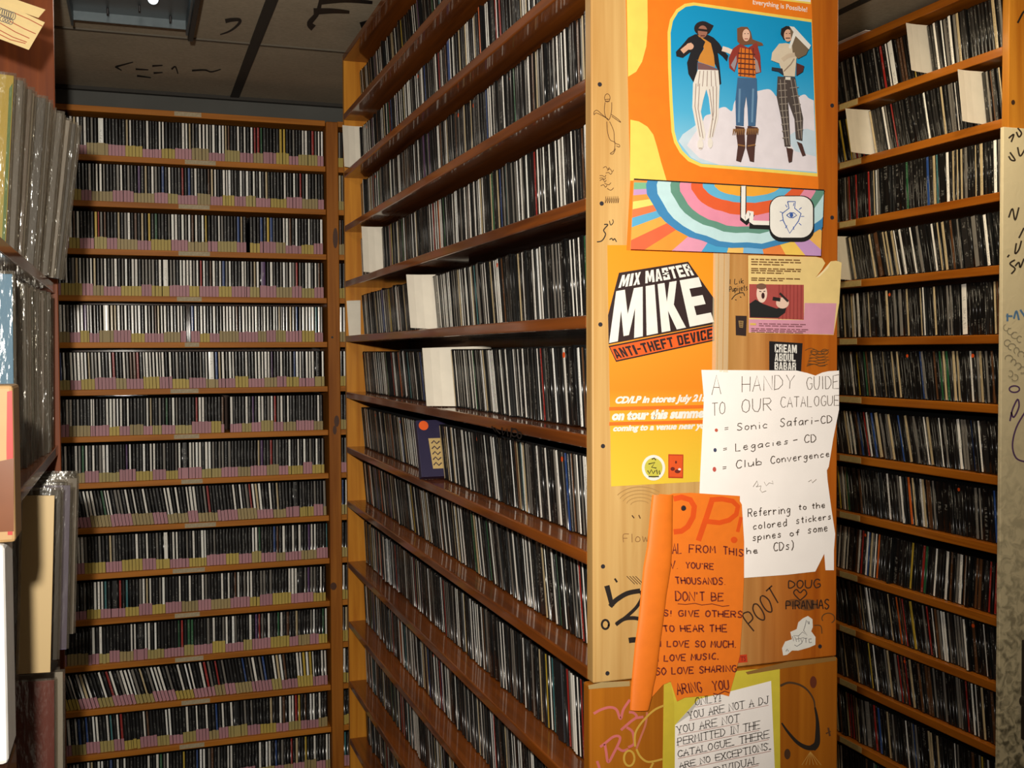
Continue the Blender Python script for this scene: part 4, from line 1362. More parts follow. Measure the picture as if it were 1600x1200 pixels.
wy = RY0 - .034
tl = on_y(1568, 198, wy)
wbd = MB().box((tl.x, wy, .25), (tl.x + .34, wy + .010, tl.z), .0015).done('scrawled_board', mat_scrawl())
tag(wbd, 'white scrawled board with a dirty lower half, at the right edge', 'board')
gp = Print(lambda x, y: on_y(x, y, wy - .0002), n=(0, -1, 0))
gp.soft = True
BK = ink((56, 44, 34)); VI = ink((96, 62, 112)); BU = ink((96, 140, 186)); GY = ink((160, 150, 124))
for a in [[(1578, 238), (1586, 250), (1580, 250), (1576, 244)], [(1576, 216), (1584, 210), (1580, 222)], [(1590, 200), (1596, 208), (1592, 214), (1588, 206)], [(1590, 230), (1594, 244), (1602, 232)],
          [(1576, 340), (1582, 326), (1586, 344), (1592, 324)], [(1577, 398), (1574, 402)], [(1588, 380), (1586, 396), (1592, 390), (1596, 376)], [(1580, 428), (1586, 420), (1578, 412), (1586, 406)], [(1586, 416), (1592, 410), (1594, 418), (1600, 404)], [(1592, 372), (1600, 356)]]:
    gp.stroke(a, 2.6, BK)
    gp.finish('graffiti', wbd)
for a in [[(1572, 494), (1582, 494)], [(1574, 490), (1574, 502)], [(1584, 498), (1588, 486), (1592, 500)], [(1594, 484), (1602, 496)]]:
    gp.stroke(a, 3, BU)
gp.finish('graffiti', wbd)
for i in range(14):
    x, y = 1572 + (i * 7) % 26, 512 + i * 6
    gp.stroke(ellipse(x, y, 4 + i % 3, 5, 8, i * 20, i * 20 + 260), 1.2, GY)
gp.finish('graffiti', wbd)
gp.stroke(ellipse(1585, 608, 8, 5) + [(1593, 608)], 2.4, VI)
gp.finish('graffiti', wbd)
gp.stroke([(1578, 658), (1582, 640), (1590, 624), (1592, 636), (1584, 652), (1580, 644)], 2.6, VI)
gp.finish('graffiti', wbd)
gp.stroke([(1604, 640), (1588, 668), (1582, 696), (1588, 716), (1604, 722)], 2.6, VI)
gp.done('graffiti', wbd)
hq = on_y(1598, 1080, wy)
hd = MB().box((hq.x - .006, wy - .012, hq.z - .11), (hq.x + .03, wy, hq.z + .12), .003).done('latch', plain('dark_latch', (36, 26, 24), .5), wbd)
MB().cyl((hq.x - .002, wy - .02, hq.z - .02), (hq.x - .002, wy - .006, hq.z - .02), .012, .014).done('knob', plain('dark_knob', (30, 22, 20), .4), hd)
# loose paper on top of the rack
q = on_x(1336, 66, RX)
pp = MB().box((RX - .012, q.y - .06, EYE + .8552), (RX + .16, q.y + .13, EYE + .8565)).done('loose_paper', M_paper)
tag(pp, 'loose sheet of paper lying on top of the right CD rack', 'paper')

# ================================================================== CDs
PAL = {'black': (12, 11, 11), 'charcoal': (32, 30, 29), 'grey': (122, 117, 109), 'white': (250, 246, 236), 'cream': (198, 178, 138), 'brown': (96, 62, 36), 'red': (158, 40, 34),
       'blue': (40, 72, 132), 'green': (40, 92, 56), 'yellow': (204, 172, 60), 'orange': (206, 96, 34), 'purple': (82, 50, 98), 'teal': (60, 120, 124)}
H, D, T0 = .125, .142, .0104


def pick(wts):
    k = list(wts)
    return random.choices(k, [wts[x] for x in k])[0]


W_C = {'black': 36, 'charcoal': 13, 'grey': 14, 'white': 31, 'cream': 7, 'brown': 3, 'red': 2.4, 'blue': 2, 'green': 1.5, 'yellow': .8, 'orange': .8, 'purple': .8, 'teal': .8}
W_B = {'black': 46, 'charcoal': 12, 'grey': 9, 'white': 23, 'cream': 3, 'brown': 2, 'red': 2, 'blue': 2, 'green': 1.5, 'yellow': 1, 'purple': .8, 'teal': 1}
W_B_GLARE = {'black': 14, 'charcoal': 8, 'grey': 20, 'white': 50, 'cream': 4, 'brown': 2, 'red': 1, 'blue': 3, 'purple': 1, 'teal': 1}  # flash glare put into the colours: more white spines in its rows
W_R = {'black': 44, 'charcoal': 17, 'grey': 11, 'white': 10, 'cream': 11, 'brown': 6, 'red': 3, 'blue': 1.2, 'green': 1.2, 'yellow': .9, 'orange': .6, 'teal': .6}

# one shared set of shapes: case, spine insert, price sticker, dot
def case_mesh():
    bm = bmesh.new()
    c = .0015
    prof = [(0, D), (0, c), (c * .3, c * .3), (c, 0), (T0 - c, 0), (T0 - c * .3, c * .3), (T0, c), (T0, D)]
    lo = [bm.verts.new((x, y, 0)) for x, y in prof]
    hi = [bm.verts.new((x, y, H)) for x, y in prof]
    n = len(prof)
    for i in range(n):
        f = bm.faces.new([lo[i], lo[(i + 1) % n], hi[(i + 1) % n], hi[i]])
        f.smooth = i in (1, 2, 3, 4, 5)
    bm.faces.new(lo[::-1]); bm.faces.new(hi)
    bmesh.ops.recalc_face_normals(bm, faces=bm.faces)
    me = bpy.data.meshes.new('cd_case'); bm.to_mesh(me); bm.free()
    me.materials.append(M_case)
    return me


def quad_mesh(name, x0, x1, z0, z1, y, mat):
    me = bpy.data.meshes.new(name)
    me.from_pydata([(x0, y, z0), (x1, y, z0), (x1, y, z1), (x0, y, z1), (x0, 0, z0), (x1, 0, z0), (x1, 0, z1), (x0, 0, z1)], [],
                   [(0, 1, 2, 3), (0, 4, 5, 1), (1, 5, 6, 2), (2, 6, 7, 3), (3, 7, 4, 0)])
    uv = me.uv_layers.new(name='UVMap')
    for li, c in zip(range(4), [(0, 0), (1, 0), (1, 1), (0, 1)]): uv.data[li].uv = c
    me.materials.append(mat)
    return me


def bow_mesh(name, x0, x1, z0, z1, y, sag, mat):
    """a strip across the spine, bowed outwards a little as the pressed plastic is"""
    xs = [x0 + (x1 - x0) * k / 4 for k in range(5)]
    ys = [y - sag * (1 - ((k - 2) / 2) ** 2) for k in range(5)]
    v = [(xs[k], ys[k], z) for z in (z0, z1) for k in range(5)]
    me = bpy.data.meshes.new(name)
    me.from_pydata(v, [], [(k, k + 1, k + 6, k + 5) for k in range(4)])
    uv = me.uv_layers.new(name='UVMap')
    for k in range(4):
        for li, c in zip(range(4), [(k / 4, 0), ((k + 1) / 4, 0), ((k + 1) / 4, 1), (k / 4, 1)]): uv.data[k * 4 + li].uv = c
    for p in me.polygons: p.use_smooth = True
    me.materials.append(mat)
    return me


ME_case = case_mesh()
ME_spine = bow_mesh('spine_insert', -.5, .5, .002, H - .002, -.0001, .0005, M_spine)
ME_price = quad_mesh('price_sticker', .0004, T0 - .0004, 0, 1.0, -.0007, M_stick)
bm = bmesh.new()
r = bmesh.ops.create_cone(bm, cap_ends=True, segments=14, radius1=.0048, radius2=.0048, depth=.0006, matrix=Matrix.Translation((T0 / 2, -.0005, .112)) @ Matrix.Rotation(math.pi / 2, 4, 'X'))
ME_dot = bpy.data.meshes.new('dot_sticker'); bm.to_mesh(ME_dot); bm.free(); ME_dot.materials.append(M_stick)


class Stuff:
    """everything beyond the individually built cases of a rack, in one mesh"""
    def __init__(s):
        s.v, s.f, s.m, s.c, s.uv = [], [], [], [], []

    def add(s, cd):
        M = cd['M']; t = cd['t']
        k = t / T0
        c = .0015
        ck_ = c * k
        prof = [(0, D), (0, c), (ck_ * .3, c * .3), (ck_, 0), (t - ck_, 0), (t - ck_ * .3, c * .3), (t, c), (t, D)]
        b = len(s.v)
        for z in (0, H):
            for x, y in prof: s.v.append(M @ Vector((x, y, z)))
        z4 = [(0, 0)] * 4
        for i in range(7):
            s.f.append((b + i, b + i + 1, b + i + 9, b + i + 8)); s.m.append(0 if i in (0, 6) else 3); s.c.append((0, 0, 0, 1)); s.uv.append(z4)
        s.f.append(tuple(b + 8 + i for i in range(8))); s.m.append(0); s.c.append((0, 0, 0, 1)); s.uv.append([(0, 0)] * 8)

        def q(x0, x1, z0, z1, y, mi, col):
            b = len(s.v)
            for x, z in ((x0, z0), (x1, z0), (x1, z1), (x0, z1)): s.v.append(M @ Vector((x, y, z)))
            s.f.append((b, b + 1, b + 2, b + 3)); s.m.append(mi); s.c.append(col); s.uv.append([(0, 0), (1, 0), (1, 1), (0, 1)])
        cc = cd['rgb']
        b = len(s.v)
        hw = t * cd['lw'] / 2
        for z in (.002, H - .002):
            for i in range(5): s.v.append(M @ Vector((t / 2 + hw * (i - 2) / 2, -.0001 - .0005 * (1 - ((i - 2) / 2) ** 2), z)))
        col = (cc[0], cc[1], cc[2], random.random())
        for i in range(4):
            s.f.append((b + i, b + i + 1, b + i + 6, b + i + 5)); s.m.append(4); s.c.append(col)
            s.uv.append([(i / 4, 0), ((i + 1) / 4, 0), ((i + 1) / 4, 1), (i / 4, 1)])
        if cd.get('stick'):
            c2, h2 = cd['stick']
            q(.0004, t - .0004, 0, h2, -.0007, 2, c2)
        if cd.get('dot'):
            b = len(s.v)
            for i in range(10):
                a = i * math.pi / 5
                s.v.append(M @ Vector((t / 2 + .0045 * math.cos(a), -.0006, .112 + .0045 * math.sin(a))))
            s.f.append(tuple(range(b, b + 10))); s.m.append(2); s.c.append(cd['dot']); s.uv.append([(0, 0)] * 10)

    def done(s, name):
        me = bpy.data.meshes.new(name)
        me.from_pydata(s.v, [], s.f)
        for m in (M_case, M_spine_s, M_stick_s): me.materials.append(m)
        me.uv_layers.new(name='UVMap')
        me.attributes.new('col', 'FLOAT_COLOR', 'CORNER')
        uv, at = me.uv_layers['UVMap'], me.attributes['col']
        for i, pl in enumerate(me.polygons):
            pl.material_index = {3: 0, 4: 1}.get(s.m[i], s.m[i])
            pl.use_smooth = s.m[i] > 2
            for li, c in zip(pl.loop_indices, s.uv[i]):
                uv.data[li].uv = c
                at.data[li].color = s.c[i]
        o = bpy.data.objects.new(name, me)
        C.objects.link(o)
        return o


def shade(rgb, k=.16):
    f = 1 + random.uniform(-k, k)
    c = lin(rgb)
    return tuple(min(1, v * f) for v in c[:3]) + (1,)


def fill(s0, s1, z, lean, weights, gaps=(), thin=.14, fat=.03, tight=True, row=0, sticky=False, dots=.015, leans=None):
    """cases standing in a row from s0 to s1; lean is the signed slope (degrees) towards +s"""
    out = []
    s = s0 + (H * math.tan(R(-lean)) if lean < 0 else 0)
    a = lean
    idx = 0
    slots = []
    todo = sorted(gaps)
    grp, scol, sh = 0, None, 0
    while True:
        if leans:
            u = (s - s0) / (s1 - s0)
            for (u0, u1, l) in leans:
                if u0 <= u < u1: tgt = l
            a += max(-.8, min(.8, tgt - a)) * .5
        na = a + random.uniform(-.15, .15)
        r = random.random()
        t = T0 * (random.uniform(.55, .75) if r < thin else 2.25 if r > 1 - fat else random.uniform(.97, 1.03))
        if todo and s + t > todo[0][0]:
            w_ = todo.pop(0)[1] / math.cos(R(a))
            al = a * .75 if w_ < .005 else a
            slots.append((s + .0010 + H * (math.tan(R(a)) - math.tan(R(al))), al, w_))
            s += w_ + H * (math.tan(R(a)) - math.tan(R(al))) + .0022 + H * max(0, math.tan(R(al)) - math.tan(R(na)))
        if out:
            pa = out[-1]['a']
            need = H * (math.tan(R(pa)) - math.tan(R(na)))
            if need > 0 and out[-1]['end'] + .0002 + need > s: s = out[-1]['end'] + .0002 + need
        end = s + t / math.cos(R(na)) + abs(t * math.sin(R(na))) * .2
        if end + max(0, H * math.tan(R(na))) > s1: break
        ck = pick(weights)
        cd = dict(s=s, t=t, a=na, z=z, row=row, ck=ck, rgb=shade(PAL[ck]), j=random.uniform(-.0025, .0025) + (random.uniform(-.008, 0) if random.random() < .06 else 0), end=end, i=idx + 1, lw=random.uniform(.45, .72) if sticky else random.uniform(.5, .88))
        if sticky:
            if grp <= 0:
                grp = random.randint(3, 6)
                pk = 'pink' if (scol and scol[0] == 'yellow') or random.random() < .12 else 'yellow'
                if scol and scol[0] == 'pink': pk = 'yellow'
                scol = (pk, shade((184, 132, 140) if pk == 'pink' else random.choice([(176, 158, 94), (166, 146, 98), (190, 166, 78)]), .10))
                sh = random.uniform(.029, .041)
            grp -= 1
            cd['stick'] = (scol[1], sh + random.uniform(-.0012, .0012)); cd['sk'] = scol[0]
        elif random.random() < dots:
            cd['dot'] = lin((236, 86, 26))
        out.append(cd)
        idx += 1
        s = end + .0003 + (random.uniform(0, .0012) if random.random() < .2 else 0)
    fill.slots = slots
    return out


def mat_cy(cd, X):      # racks whose spines face -x, rows running along +y
    M = Matrix.Translation((X + cd['j'], cd['end'], EYE + cd['z'] + .0003)) @ Matrix.Rotation(-math.pi / 2, 4, 'Z')
    if cd['a'] >= 0:
        return M @ Matrix.Rotation(-R(cd['a']), 4, 'Y')
    return M @ Matrix.Translation((cd['t'], 0, 0)) @ Matrix.Rotation(-R(cd['a']), 4, 'Y') @ Matrix.Translation((-cd['t'], 0, 0))


def mat_bx(cd, Y):      # rack whose spines face -y, rows running along +x
    M = Matrix.Translation((cd['s'], Y + cd['j'], EYE + cd['z'] + .0003))
    if cd['a'] <= 0:
        return M @ Matrix.Rotation(R(cd['a']), 4, 'Y')
    return M @ Matrix.Translation((cd['t'], 0, 0)) @ Matrix.Rotation(R(cd['a']), 4, 'Y') @ Matrix.Translation((-cd['t'], 0, 0))


def view_area(cd):
    M, t = cd['M'], cd['t']
    ps = [project(M @ Vector(q)) for q in ((0, 0, 0), (t, 0, 0), (t, 0, H), (0, 0, H))]
    if any(p is None for p in ps): return 0
    cx_ = sum(p[0] for p in ps) / 4
    y0, y1 = min(p[1] for p in ps), max(p[1] for p in ps)
    if cx_ < 0 or cx_ > 1600 or y1 < 0 or y0 > 1200: return 0
    vis = (min(y1, 1200) - max(y0, 0)) / max(1e-6, y1 - y0)
    a = 0
    for i in range(4):
        p_, q_ = ps[i], ps[(i + 1) % 4]
        a += p_[0] * q_[1] - q_[0] * p_[1]
    return abs(a) / 2 * vis


def build_cds(cds, name, stuff_label, limit=300):
    for cd in cds:
        cd['area'] = 0 if cd.get('hid') else view_area(cd)
    order = sorted([c for c in cds if c['area'] > 1], key=lambda c: -c['area'])
    chosen = set(id(c) for c in order[:limit])
    st = Stuff()
    for cd in cds:
        if id(cd) not in chosen:
            st.add(cd); continue
        o = bpy.data.objects.new(name, ME_case)
        C.objects.link(o)
        o.matrix_world = cd['M'] @ Matrix.Diagonal((cd['t'] / T0, 1, 1, 1))
        tag(o, cd['label'], 'CD', cd['group'])
        ch = bpy.data.objects.new('spine_insert', ME_spine)
        ch.color = cd['rgb']; ch.parent = o; C.objects.link(ch)
        ch.location = (T0 / 2, 0, 0); ch.scale = (T0 * cd['lw'], 1, 1)
        if cd.get('stick'):
            ch = bpy.data.objects.new('price_sticker', ME_price)
            ch.color = cd['stick'][0]; ch.scale = (1, 1, cd['stick'][1]); ch.parent = o; C.objects.link(ch)
            ch['label'] = cd['sk'] + ' sticker'
        if cd.get('dot'):
            ch = bpy.data.objects.new('dot_sticker', ME_dot)
            ch.color = cd['dot']; ch.parent = o; ch.scale = (T0 / cd['t'], 1, 1); C.objects.link(ch)
            ch['label'] = 'round orange sticker'
    so = st.done(name + 's')
    tag(so, stuff_label, 'CDs', kind='stuff')
    return so


# centre rack
SPX = CX0 + .047
def cy_at(px, X): return on_x(px, 560, X).y
card_c = [(570, .541, 30), (600, .215, 32), (678, .051, 41), (712, -.117, 48)]
gaps = {}
for px, z, w in card_c:
    gaps.setdefault(z, []).append((cy_at(px, SPX) - .001, .0010))
gaps.setdefault(-.282, []).append((cy_at(692, SPX), .0225))
gaps.setdefault(-.629, []).append((1.60, .028))
SLOT = {}
leanc = {.712: (4, 16), .541: (5, 10), .380: (5, 8), .215: (6, 9), .051: (8, 18), -.117: (10, 21), -.282: (11, 24), -.445: (13, 24), -.629: (7, 14), -.81: (8, 13), -.992: (6, 12), -1.167: (8, 12), -1.35: (6, 10)}
cds = []
for r_, z in enumerate(C_SH):
    l = leanc[z]
    row = fill(CY0 + .002, CY1 - .002, z, l[0] * .5, W_C, gaps=gaps.get(z, ()), row=r_, leans=[(-1, .04, l[0] * .6), (.04, .2, l[0]), (.2, .45, (l[0] + l[1]) / 2), (.45, 2, l[1])])
    SLOT[('c', z)] = fill.slots
    for cd in row: cd['M'] = mat_cy(cd, SPX)
    cds += row
for c in cds:
    c['label'] = '%s-spined CD, %s from the poster end, %s shelf down, middle rack' % (c['ck'], ordinal(c['i']), ordinal(c['row'] + 1))
    c['group'] = 'CD cases in the middle rack'
plain_cds = cds

# right rack
SPR = RX + .016
card_r = [(1450, .688), (1538, .525), (1364, .525), (1330, .193)]
gaps = {}
for px, z in card_r:
    gaps.setdefault(z, []).append((cy_at(px, SPR), .0010))
leanr = {.688: 13, .525: 14, .36: 3, .193: 14, .034: 5, -.127: 9, -.292: 13, -.452: 8, -.62: -5, -.773: 12, -.925: 11, -1.09: 8, -1.25: 4}
cds = []
for r_, z in enumerate(R_SH):
    row = fill(RY0 + .004, RY1 - .02, z, leanr[z] * .6, W_R, gaps=gaps.get(z, ()), row=r_, leans=[(-1, .12, leanr[z] * .6), (.12, 2, leanr[z])])
    SLOT[('r', z)] = fill.slots
    for cd in row: cd['M'] = mat_cy(cd, SPR)
    cds += row
for c in cds:
    c['label'] = '%s-spined CD, %s from the white scrawled board, %s shelf down, right rack' % (c['ck'], ordinal(c['i']), ordinal(c['row'] + 1))
    c['group'] = 'CD cases in the right rack'
    c['hid'] = not 1312 < project(c['M'] @ Vector((0, 0, .06)))[0] < 1568
build_cds(plain_cds + cds, 'cd_case', 'all the other CDs standing in the middle and right racks')

# back rack
cds = []
leanb = {-.578: -9, -1.186: -15, .039: -.5, -.118: -1.5, -.731: -1, -1.337: -3}
gapb = {.039: [(on_y(294, 500, BY).x, .013)], -.273: [(on_y(352, 640, BY).x, .017)], .657: [], .348: [(on_y(386, 360, BY).x, .010)]}
for r_, z in enumerate(B_SH):
    l = leanb.get(z, 0)
    row = fill(BX0 + .024, PX0 - .002, z, l * .6, W_B_GLARE if z in (.194, .039, -.118) else W_B, gaps=gapb.get(z, ()), row=r_, sticky=True, fat=.015, thin=.05, leans=[(-1, .55, l), (.55, .8, l * .6), (.8, 2, l * .1)])
    row2 = fill(PX1 + .004, PX1 + .12, z, 0, W_B, row=r_, sticky=True, fat=0)
    for cd in row2: cd['bay'] = 1
    for cd in row + row2: cd['M'] = mat_bx(cd, BY + .013)
    cds += row + row2


for c in cds:
    c['label'] = '%s-spined %s-stickered CD, %s from the left end, %s shelf down, back rack' % (c['ck'], c['sk'], ordinal(c['i']), ordinal(c['row'] + 1))
    c['group'] = 'stickered CD cases in the back rack'
    p_ = project(c['M'] @ Vector((0, 0, .06)))
    c['hid'] = c.get('bay') or p_[0] < 172 or c['row'] > 12
build_cds(cds, 'stickered_cd_case', 'all the other stickered CDs standing in the back rack')

# ------------------------------------------------------------------ divider cards and odd cases
def card(name, y, x0, x1, z0, z1, lean, label, curl=.010, tone=None):
    """stiff paper standing between the cases, its free end bent a little"""
    bm = bmesh.new()
    n, t = 8, .0006
    fr = []
    for side in (0, 1):
        col = []
        for i in range(n + 1):
            u = i / n
            x = x1 + (x0 - x1) * u
            dy = -curl * max(0, (u - .7) / .3) ** 2 + side * t
            lo = bm.verts.new((x1 + (x0 - x1) * u * (1 - .03 * u) + .003 * math.sin(u * 5), y + dy, z0 + .0035 * u * u))
            hi = bm.verts.new((x, y + dy + math.tan(R(lean)) * (z1 - z0), z1 - .004 * u))
            col.append((lo, hi))
        fr.append(col)
    for side in (0, 1):
        for i in range(n):
            bm.faces.new([fr[side][i][0], fr[side][i + 1][0], fr[side][i + 1][1], fr[side][i][1]])
    for i in range(n):
        for k in (0, 1):
            bm.faces.new([fr[0][i][k], fr[0][i + 1][k], fr[1][i + 1][k], fr[1][i][k]])
    for i in (0, n):
        bm.faces.new([fr[0][i][0], fr[0][i][1], fr[1][i][1], fr[1][i][0]])
    bmesh.ops.recalc_face_normals(bm, faces=bm.faces)
    me = bpy.data.meshes.new(name); bm.to_mesh(me); bm.free()
    o = obj(name, me, None, tone or M_card)
    recenter(o)
    tag(o, label, 'divider card')
    return o


lab = ['white divider card jutting out at the far end of the middle rack, second shelf down', 'white divider card near the far end of the middle rack, fourth shelf down',
       'white divider card jutting out mid-row on the fifth shelf down, middle rack', 'largest white divider card, jutting out mid-row on the sixth shelf down, middle rack']
for (px, z, w), tx in zip(card_c, lab):
    y, a, _ = SLOT[('c', z)][0]
    d = project((SPX, y, EYE))[2]
    card('divider_card', y, SPX - w * d / FPX / .98, SPX + .09, EYE + z + .0008, EYE + z + .133 * math.cos(R(a)), a, tx)
# paper on the far end board inside
a, b = on_y(541, 470, CY1 - .001), on_y(562, 524, CY1 - .001)
o = MB().poly([Vector((CX0 + .004, CY1 - .0008, a.z)), Vector((CX0 + .046, CY1 - .0008, a.z + .002)), Vector((CX0 + .046, CY1 - .0008, EYE + .0515)), Vector((CX0 + .010, CY1 - .0008, EYE + .0515))]).done('paper_slip', M_card)
tag(o, 'white paper slip stuck to the far end board of the middle rack', 'paper')
lab = ['white divider card tilting out of the top row of the right rack', 'cream divider card near the white scrawled board, second shelf of the right rack',
       'white divider card at the left of the second shelf, right rack', 'white divider card at the left of the fourth shelf, right rack']
used = {}
for (px, z), w, tx in sorted(zip(card_r, (36, 44, 40, 22), lab), key=lambda q: -q[0][0]):
    k = used.get(z, 0); used[z] = k + 1
    y, a, _ = SLOT[('r', z)][k]
    d = project((SPR, y, EYE))[2]
    card('divider_card', y, SPR - w * d / FPX / .93, SPR + .09, EYE + z + .0008, EYE + z + .131 * math.cos(R(a)), a, tx, curl=.006, tone=M_card)

# navy boxed set pulled out, with orange dot and cream lettering
def box_set(slot, z, x, depth, w, rgb, label):
    y, a, wd = slot
    me_ = MB()
    me_.box((0, -w, 0), (depth, 0, .131), .001)
    o = me_.done('cd_box_set', plain('boxed_set_card', rgb, .4), center=False)
    o.matrix_world = Matrix.Translation((x, y + w / math.cos(R(a)), EYE + z + .0006)) @ Matrix.Rotation(-R(a), 4, 'X')
    return tag(o, label, 'CD box')


bs = box_set(SLOT[('c', -.282)][0], -.282, SPX - .052, .14, .021, (38, 32, 62), 'navy boxed CD set pulled out of its row, orange dot and cream lettering')
pr = Print(lambda x, y: Vector((x, -.021, y)))
x0, z0 = .002, 0
pr.poly([(x0 + .026, z0 + .018), (x0 + .050, z0 + .018), (x0 + .050, z0 + .088), (x0 + .022, z0 + .088)], ink((206, 176, 112)))
for i in range(5):
    zz = z0 + .026 + i * .0125
    pr.stroke([(x0 + .028, zz), (x0 + .034, zz + .006), (x0 + .040, zz - .001), (x0 + .047, zz + .005)], .003, ink((60, 40, 50)))
pr.poly(ellipse(x0 + .014, z0 + .118, .011, .011, 18), ink((246, 96, 14)))
q = pr.done('cover_print', None)
q.data.transform(Matrix.Translation(q.location)); q.location = (0, 0, 0); q.parent = bs
box_set(SLOT[('c', -.629)][0], -.629, SPX - .004, .14, .027, (26, 28, 32), 'thick black boxed CD set low in the middle rack near the poster end')

# ================================================================== RECORD SHELVES, LEFT
LX = -0.160
lpr = empty('record_rack', (-0.35, 2.0, 0), 'open record shelf at the left edge stacked with plastic-sleeved LPs', 'shelf')
LY0, LY1 = 1.50, 2.52
box('end_panel', (-0.61, LY1, 0), (-0.155, LY1 + .02, CEIL - .004), M_orange_board, lpr)
L_SH = [.150, -.195, -.560, -.925]
for z in L_SH:
    box('shelf', (-0.605, LY0, EYE + z - .02), (LX if z > -.5 else -.212, LY1 - .0005, EYE + z), M_shelf_y, lpr)
box('back_board', (-0.618, LY0, 0), (-0.606, LY1 + .02, CEIL - .01), M_dark_wood, lpr)
SL = .312


def sleeve_mesh():
    return MB().box((-SL, -.0016, 0), (0, .0016, SL), .0008)


bmx = sleeve_mesh().bm
ME_sleeve = bpy.data.meshes.new('record_sleeve'); bmesh.ops.recalc_face_normals(bmx, faces=bmx.faces); bmx.to_mesh(ME_sleeve); bmx.free()
ME_sleeve.materials.append(M_sleeve)


def film_mesh(seed):
    rd = random.Random(seed)
    bm = bmesh.new()
    n = 9
    e = .004
    for side in (-1, 1):
        g_ = []
        for i in range(n + 1):
            row = []
            for k in range(n + 1):
                x = -SL - .002 + (SL + .002 + e) * i / n
                z = .0015 + (SL + .003) * k / n
                edge = i in (0, n) or k in (0, n)
                y = side * (.0024 + (0 if edge else rd.uniform(0, .0022)))
                row.append(bm.verts.new((x, y, z)))
            g_.append(row)
        for i in range(n):
            for k in range(n):
                f = bm.faces.new([g_[i][k], g_[i + 1][k], g_[i + 1][k + 1], g_[i][k + 1]]); f.smooth = True
        if side == -1: first = g_
        else:
            for i in range(n):
                bm.faces.new([first[n][i], g_[n][i], g_[n][i + 1], first[n][i + 1]])
    bmesh.ops.recalc_face_normals(bm, faces=bm.faces)
    me = bpy.data.meshes.new('plastic_cover'); bm.to_mesh(me); bm.free()
    me.materials.append(M_film)
    return me


ME_film = [film_mesh(i) for i in range(3)]
LPC = {'yellow': (196, 168, 40), 'grey': (86, 80, 72), 'pale grey': (140, 132, 122), 'brown': (74, 56, 36), 'white': (190, 182, 168), 'black': (30, 28, 28), 'blue': (60, 132, 176), 'tan': (104, 84, 56),
       'beige': (206, 178, 128), 'dark red': (128, 34, 26), 'green': (32, 70, 44), 'lilac': (104, 96, 124), 'charcoal': (48, 45, 42)}
MR = 0


def record(y, xr, zb, roll, color, label, yaw=0.0, film=True):
    o = bpy.data.objects.new('record_sleeve', ME_sleeve)
    C.objects.link(o)
    # pivot: lower right corner stands on the shelf
    o.location = (xr, y, EYE + zb + (.0005 if roll >= 0 else .0005))
    o.rotation_euler = (0, R(roll), R(yaw))
    o.color = lin(LPC[color])
    tag(o, label, 'record', 'LPs on the left shelf')
    if film:
        global MR
        MR += 1
        f = bpy.data.objects.new('plastic_cover', ME_film[MR % 3])
        f.parent = o
        C.objects.link(f)
    return o


cols1 = ['yellow', 'grey', 'pale grey', 'brown', 'white', 'charcoal', 'grey', 'tan', 'pale grey', 'grey', 'brown', 'pale grey', 'charcoal', 'grey']
for i in range(14):
    u = i / 13
    c = cols1[i]
    rec = record(1.985 + .40 * u, -.200 + .058 * u + random.uniform(-.006, .006), .150, 3.5 + 3.5 * u, c, '%s record sleeve, %s from the front on the top record shelf' % (c, ordinal(i + 1)))
    if i == 0:
        rec['label'] = 'yellow record sleeve in clear plastic at the front of the top record shelf'
        pr = Print(lambda x, y: Vector((x, -.0018, y)))
        pr.poly([(-.20, .0), (-.03, .0), (-.034, .09), (-.06, .12), (-.20, .12)], ink((90, 160, 150)))
        pr.poly([(-.02, .002), (-.006, .002), (-.004, .12), (-.014, .10)], ink((206, 190, 70)))
        pr.poly([(-.006, .01), (-.001, .01), (-.001, .30), (-.006, .29)], ink((96, 140, 60)))
        pr.stroke([(-.30, .05), (-.2, .09), (-.1, .13), (-.02, .17)], .006, ink((206, 110, 60)))
        q = pr.done('cover_print', None)
        q.data.transform(Matrix.Translation(q.location)); q.location = (0, 0, 0); q.parent = rec
cols2 = ['blue', 'brown', 'tan', 'charcoal', 'brown', 'grey', 'brown', 'green', 'grey', 'brown', 'grey', 'charcoal', 'tan']
for i in range(13):
    u = i / 12
    c = cols2[i]
    record(1.74 + .69 * u, (-.190 + .026 * u + random.uniform(-.005, .005)) if i else -.170, -.195, .3 + .5 * u, c,
           '%s record sleeve, %s from the front on the second record shelf' % (c, ordinal(i + 1)))
cols3 = ['black', 'beige', 'charcoal', 'lilac', 'black', 'pale grey', 'charcoal', 'black']
for i in range(8):
    u = i / 7
    c = cols3[i]
    xr = [-.20, -.150, -.144, -.132, -.146, -.126, -.136, -.132][i]
    record([2.0, 2.06, 2.14, 2.21, 2.27, 2.33, 2.38, 2.43][i], xr, -.560, 2.2, c, ['black record sleeve at the front of the third record shelf, mostly hidden', 'beige record sleeve standing out on the third record shelf', 'charcoal record sleeve right behind the beige one', 'lilac record sleeve in the middle of the third record shelf',
           'black record sleeve behind the lilac one, third record shelf', 'pale grey record sleeve with its edge standing out, third record shelf', 'charcoal record sleeve near the back of the third record shelf', 'black record sleeve at the back of the third record shelf'][i], film=i != 1)
for i, (y, xr, c, l) in enumerate([(2.20, -.158, 'dark red', 'dark red record sleeve on the bottom record shelf'), (2.25, -.146, 'white', 'white-edged record sleeve behind the dark red one'), (2.33, -.16, 'charcoal', 'charcoal record sleeve at the back of the bottom record shelf')]):
    record(y, xr, -.925, .8, c, l)

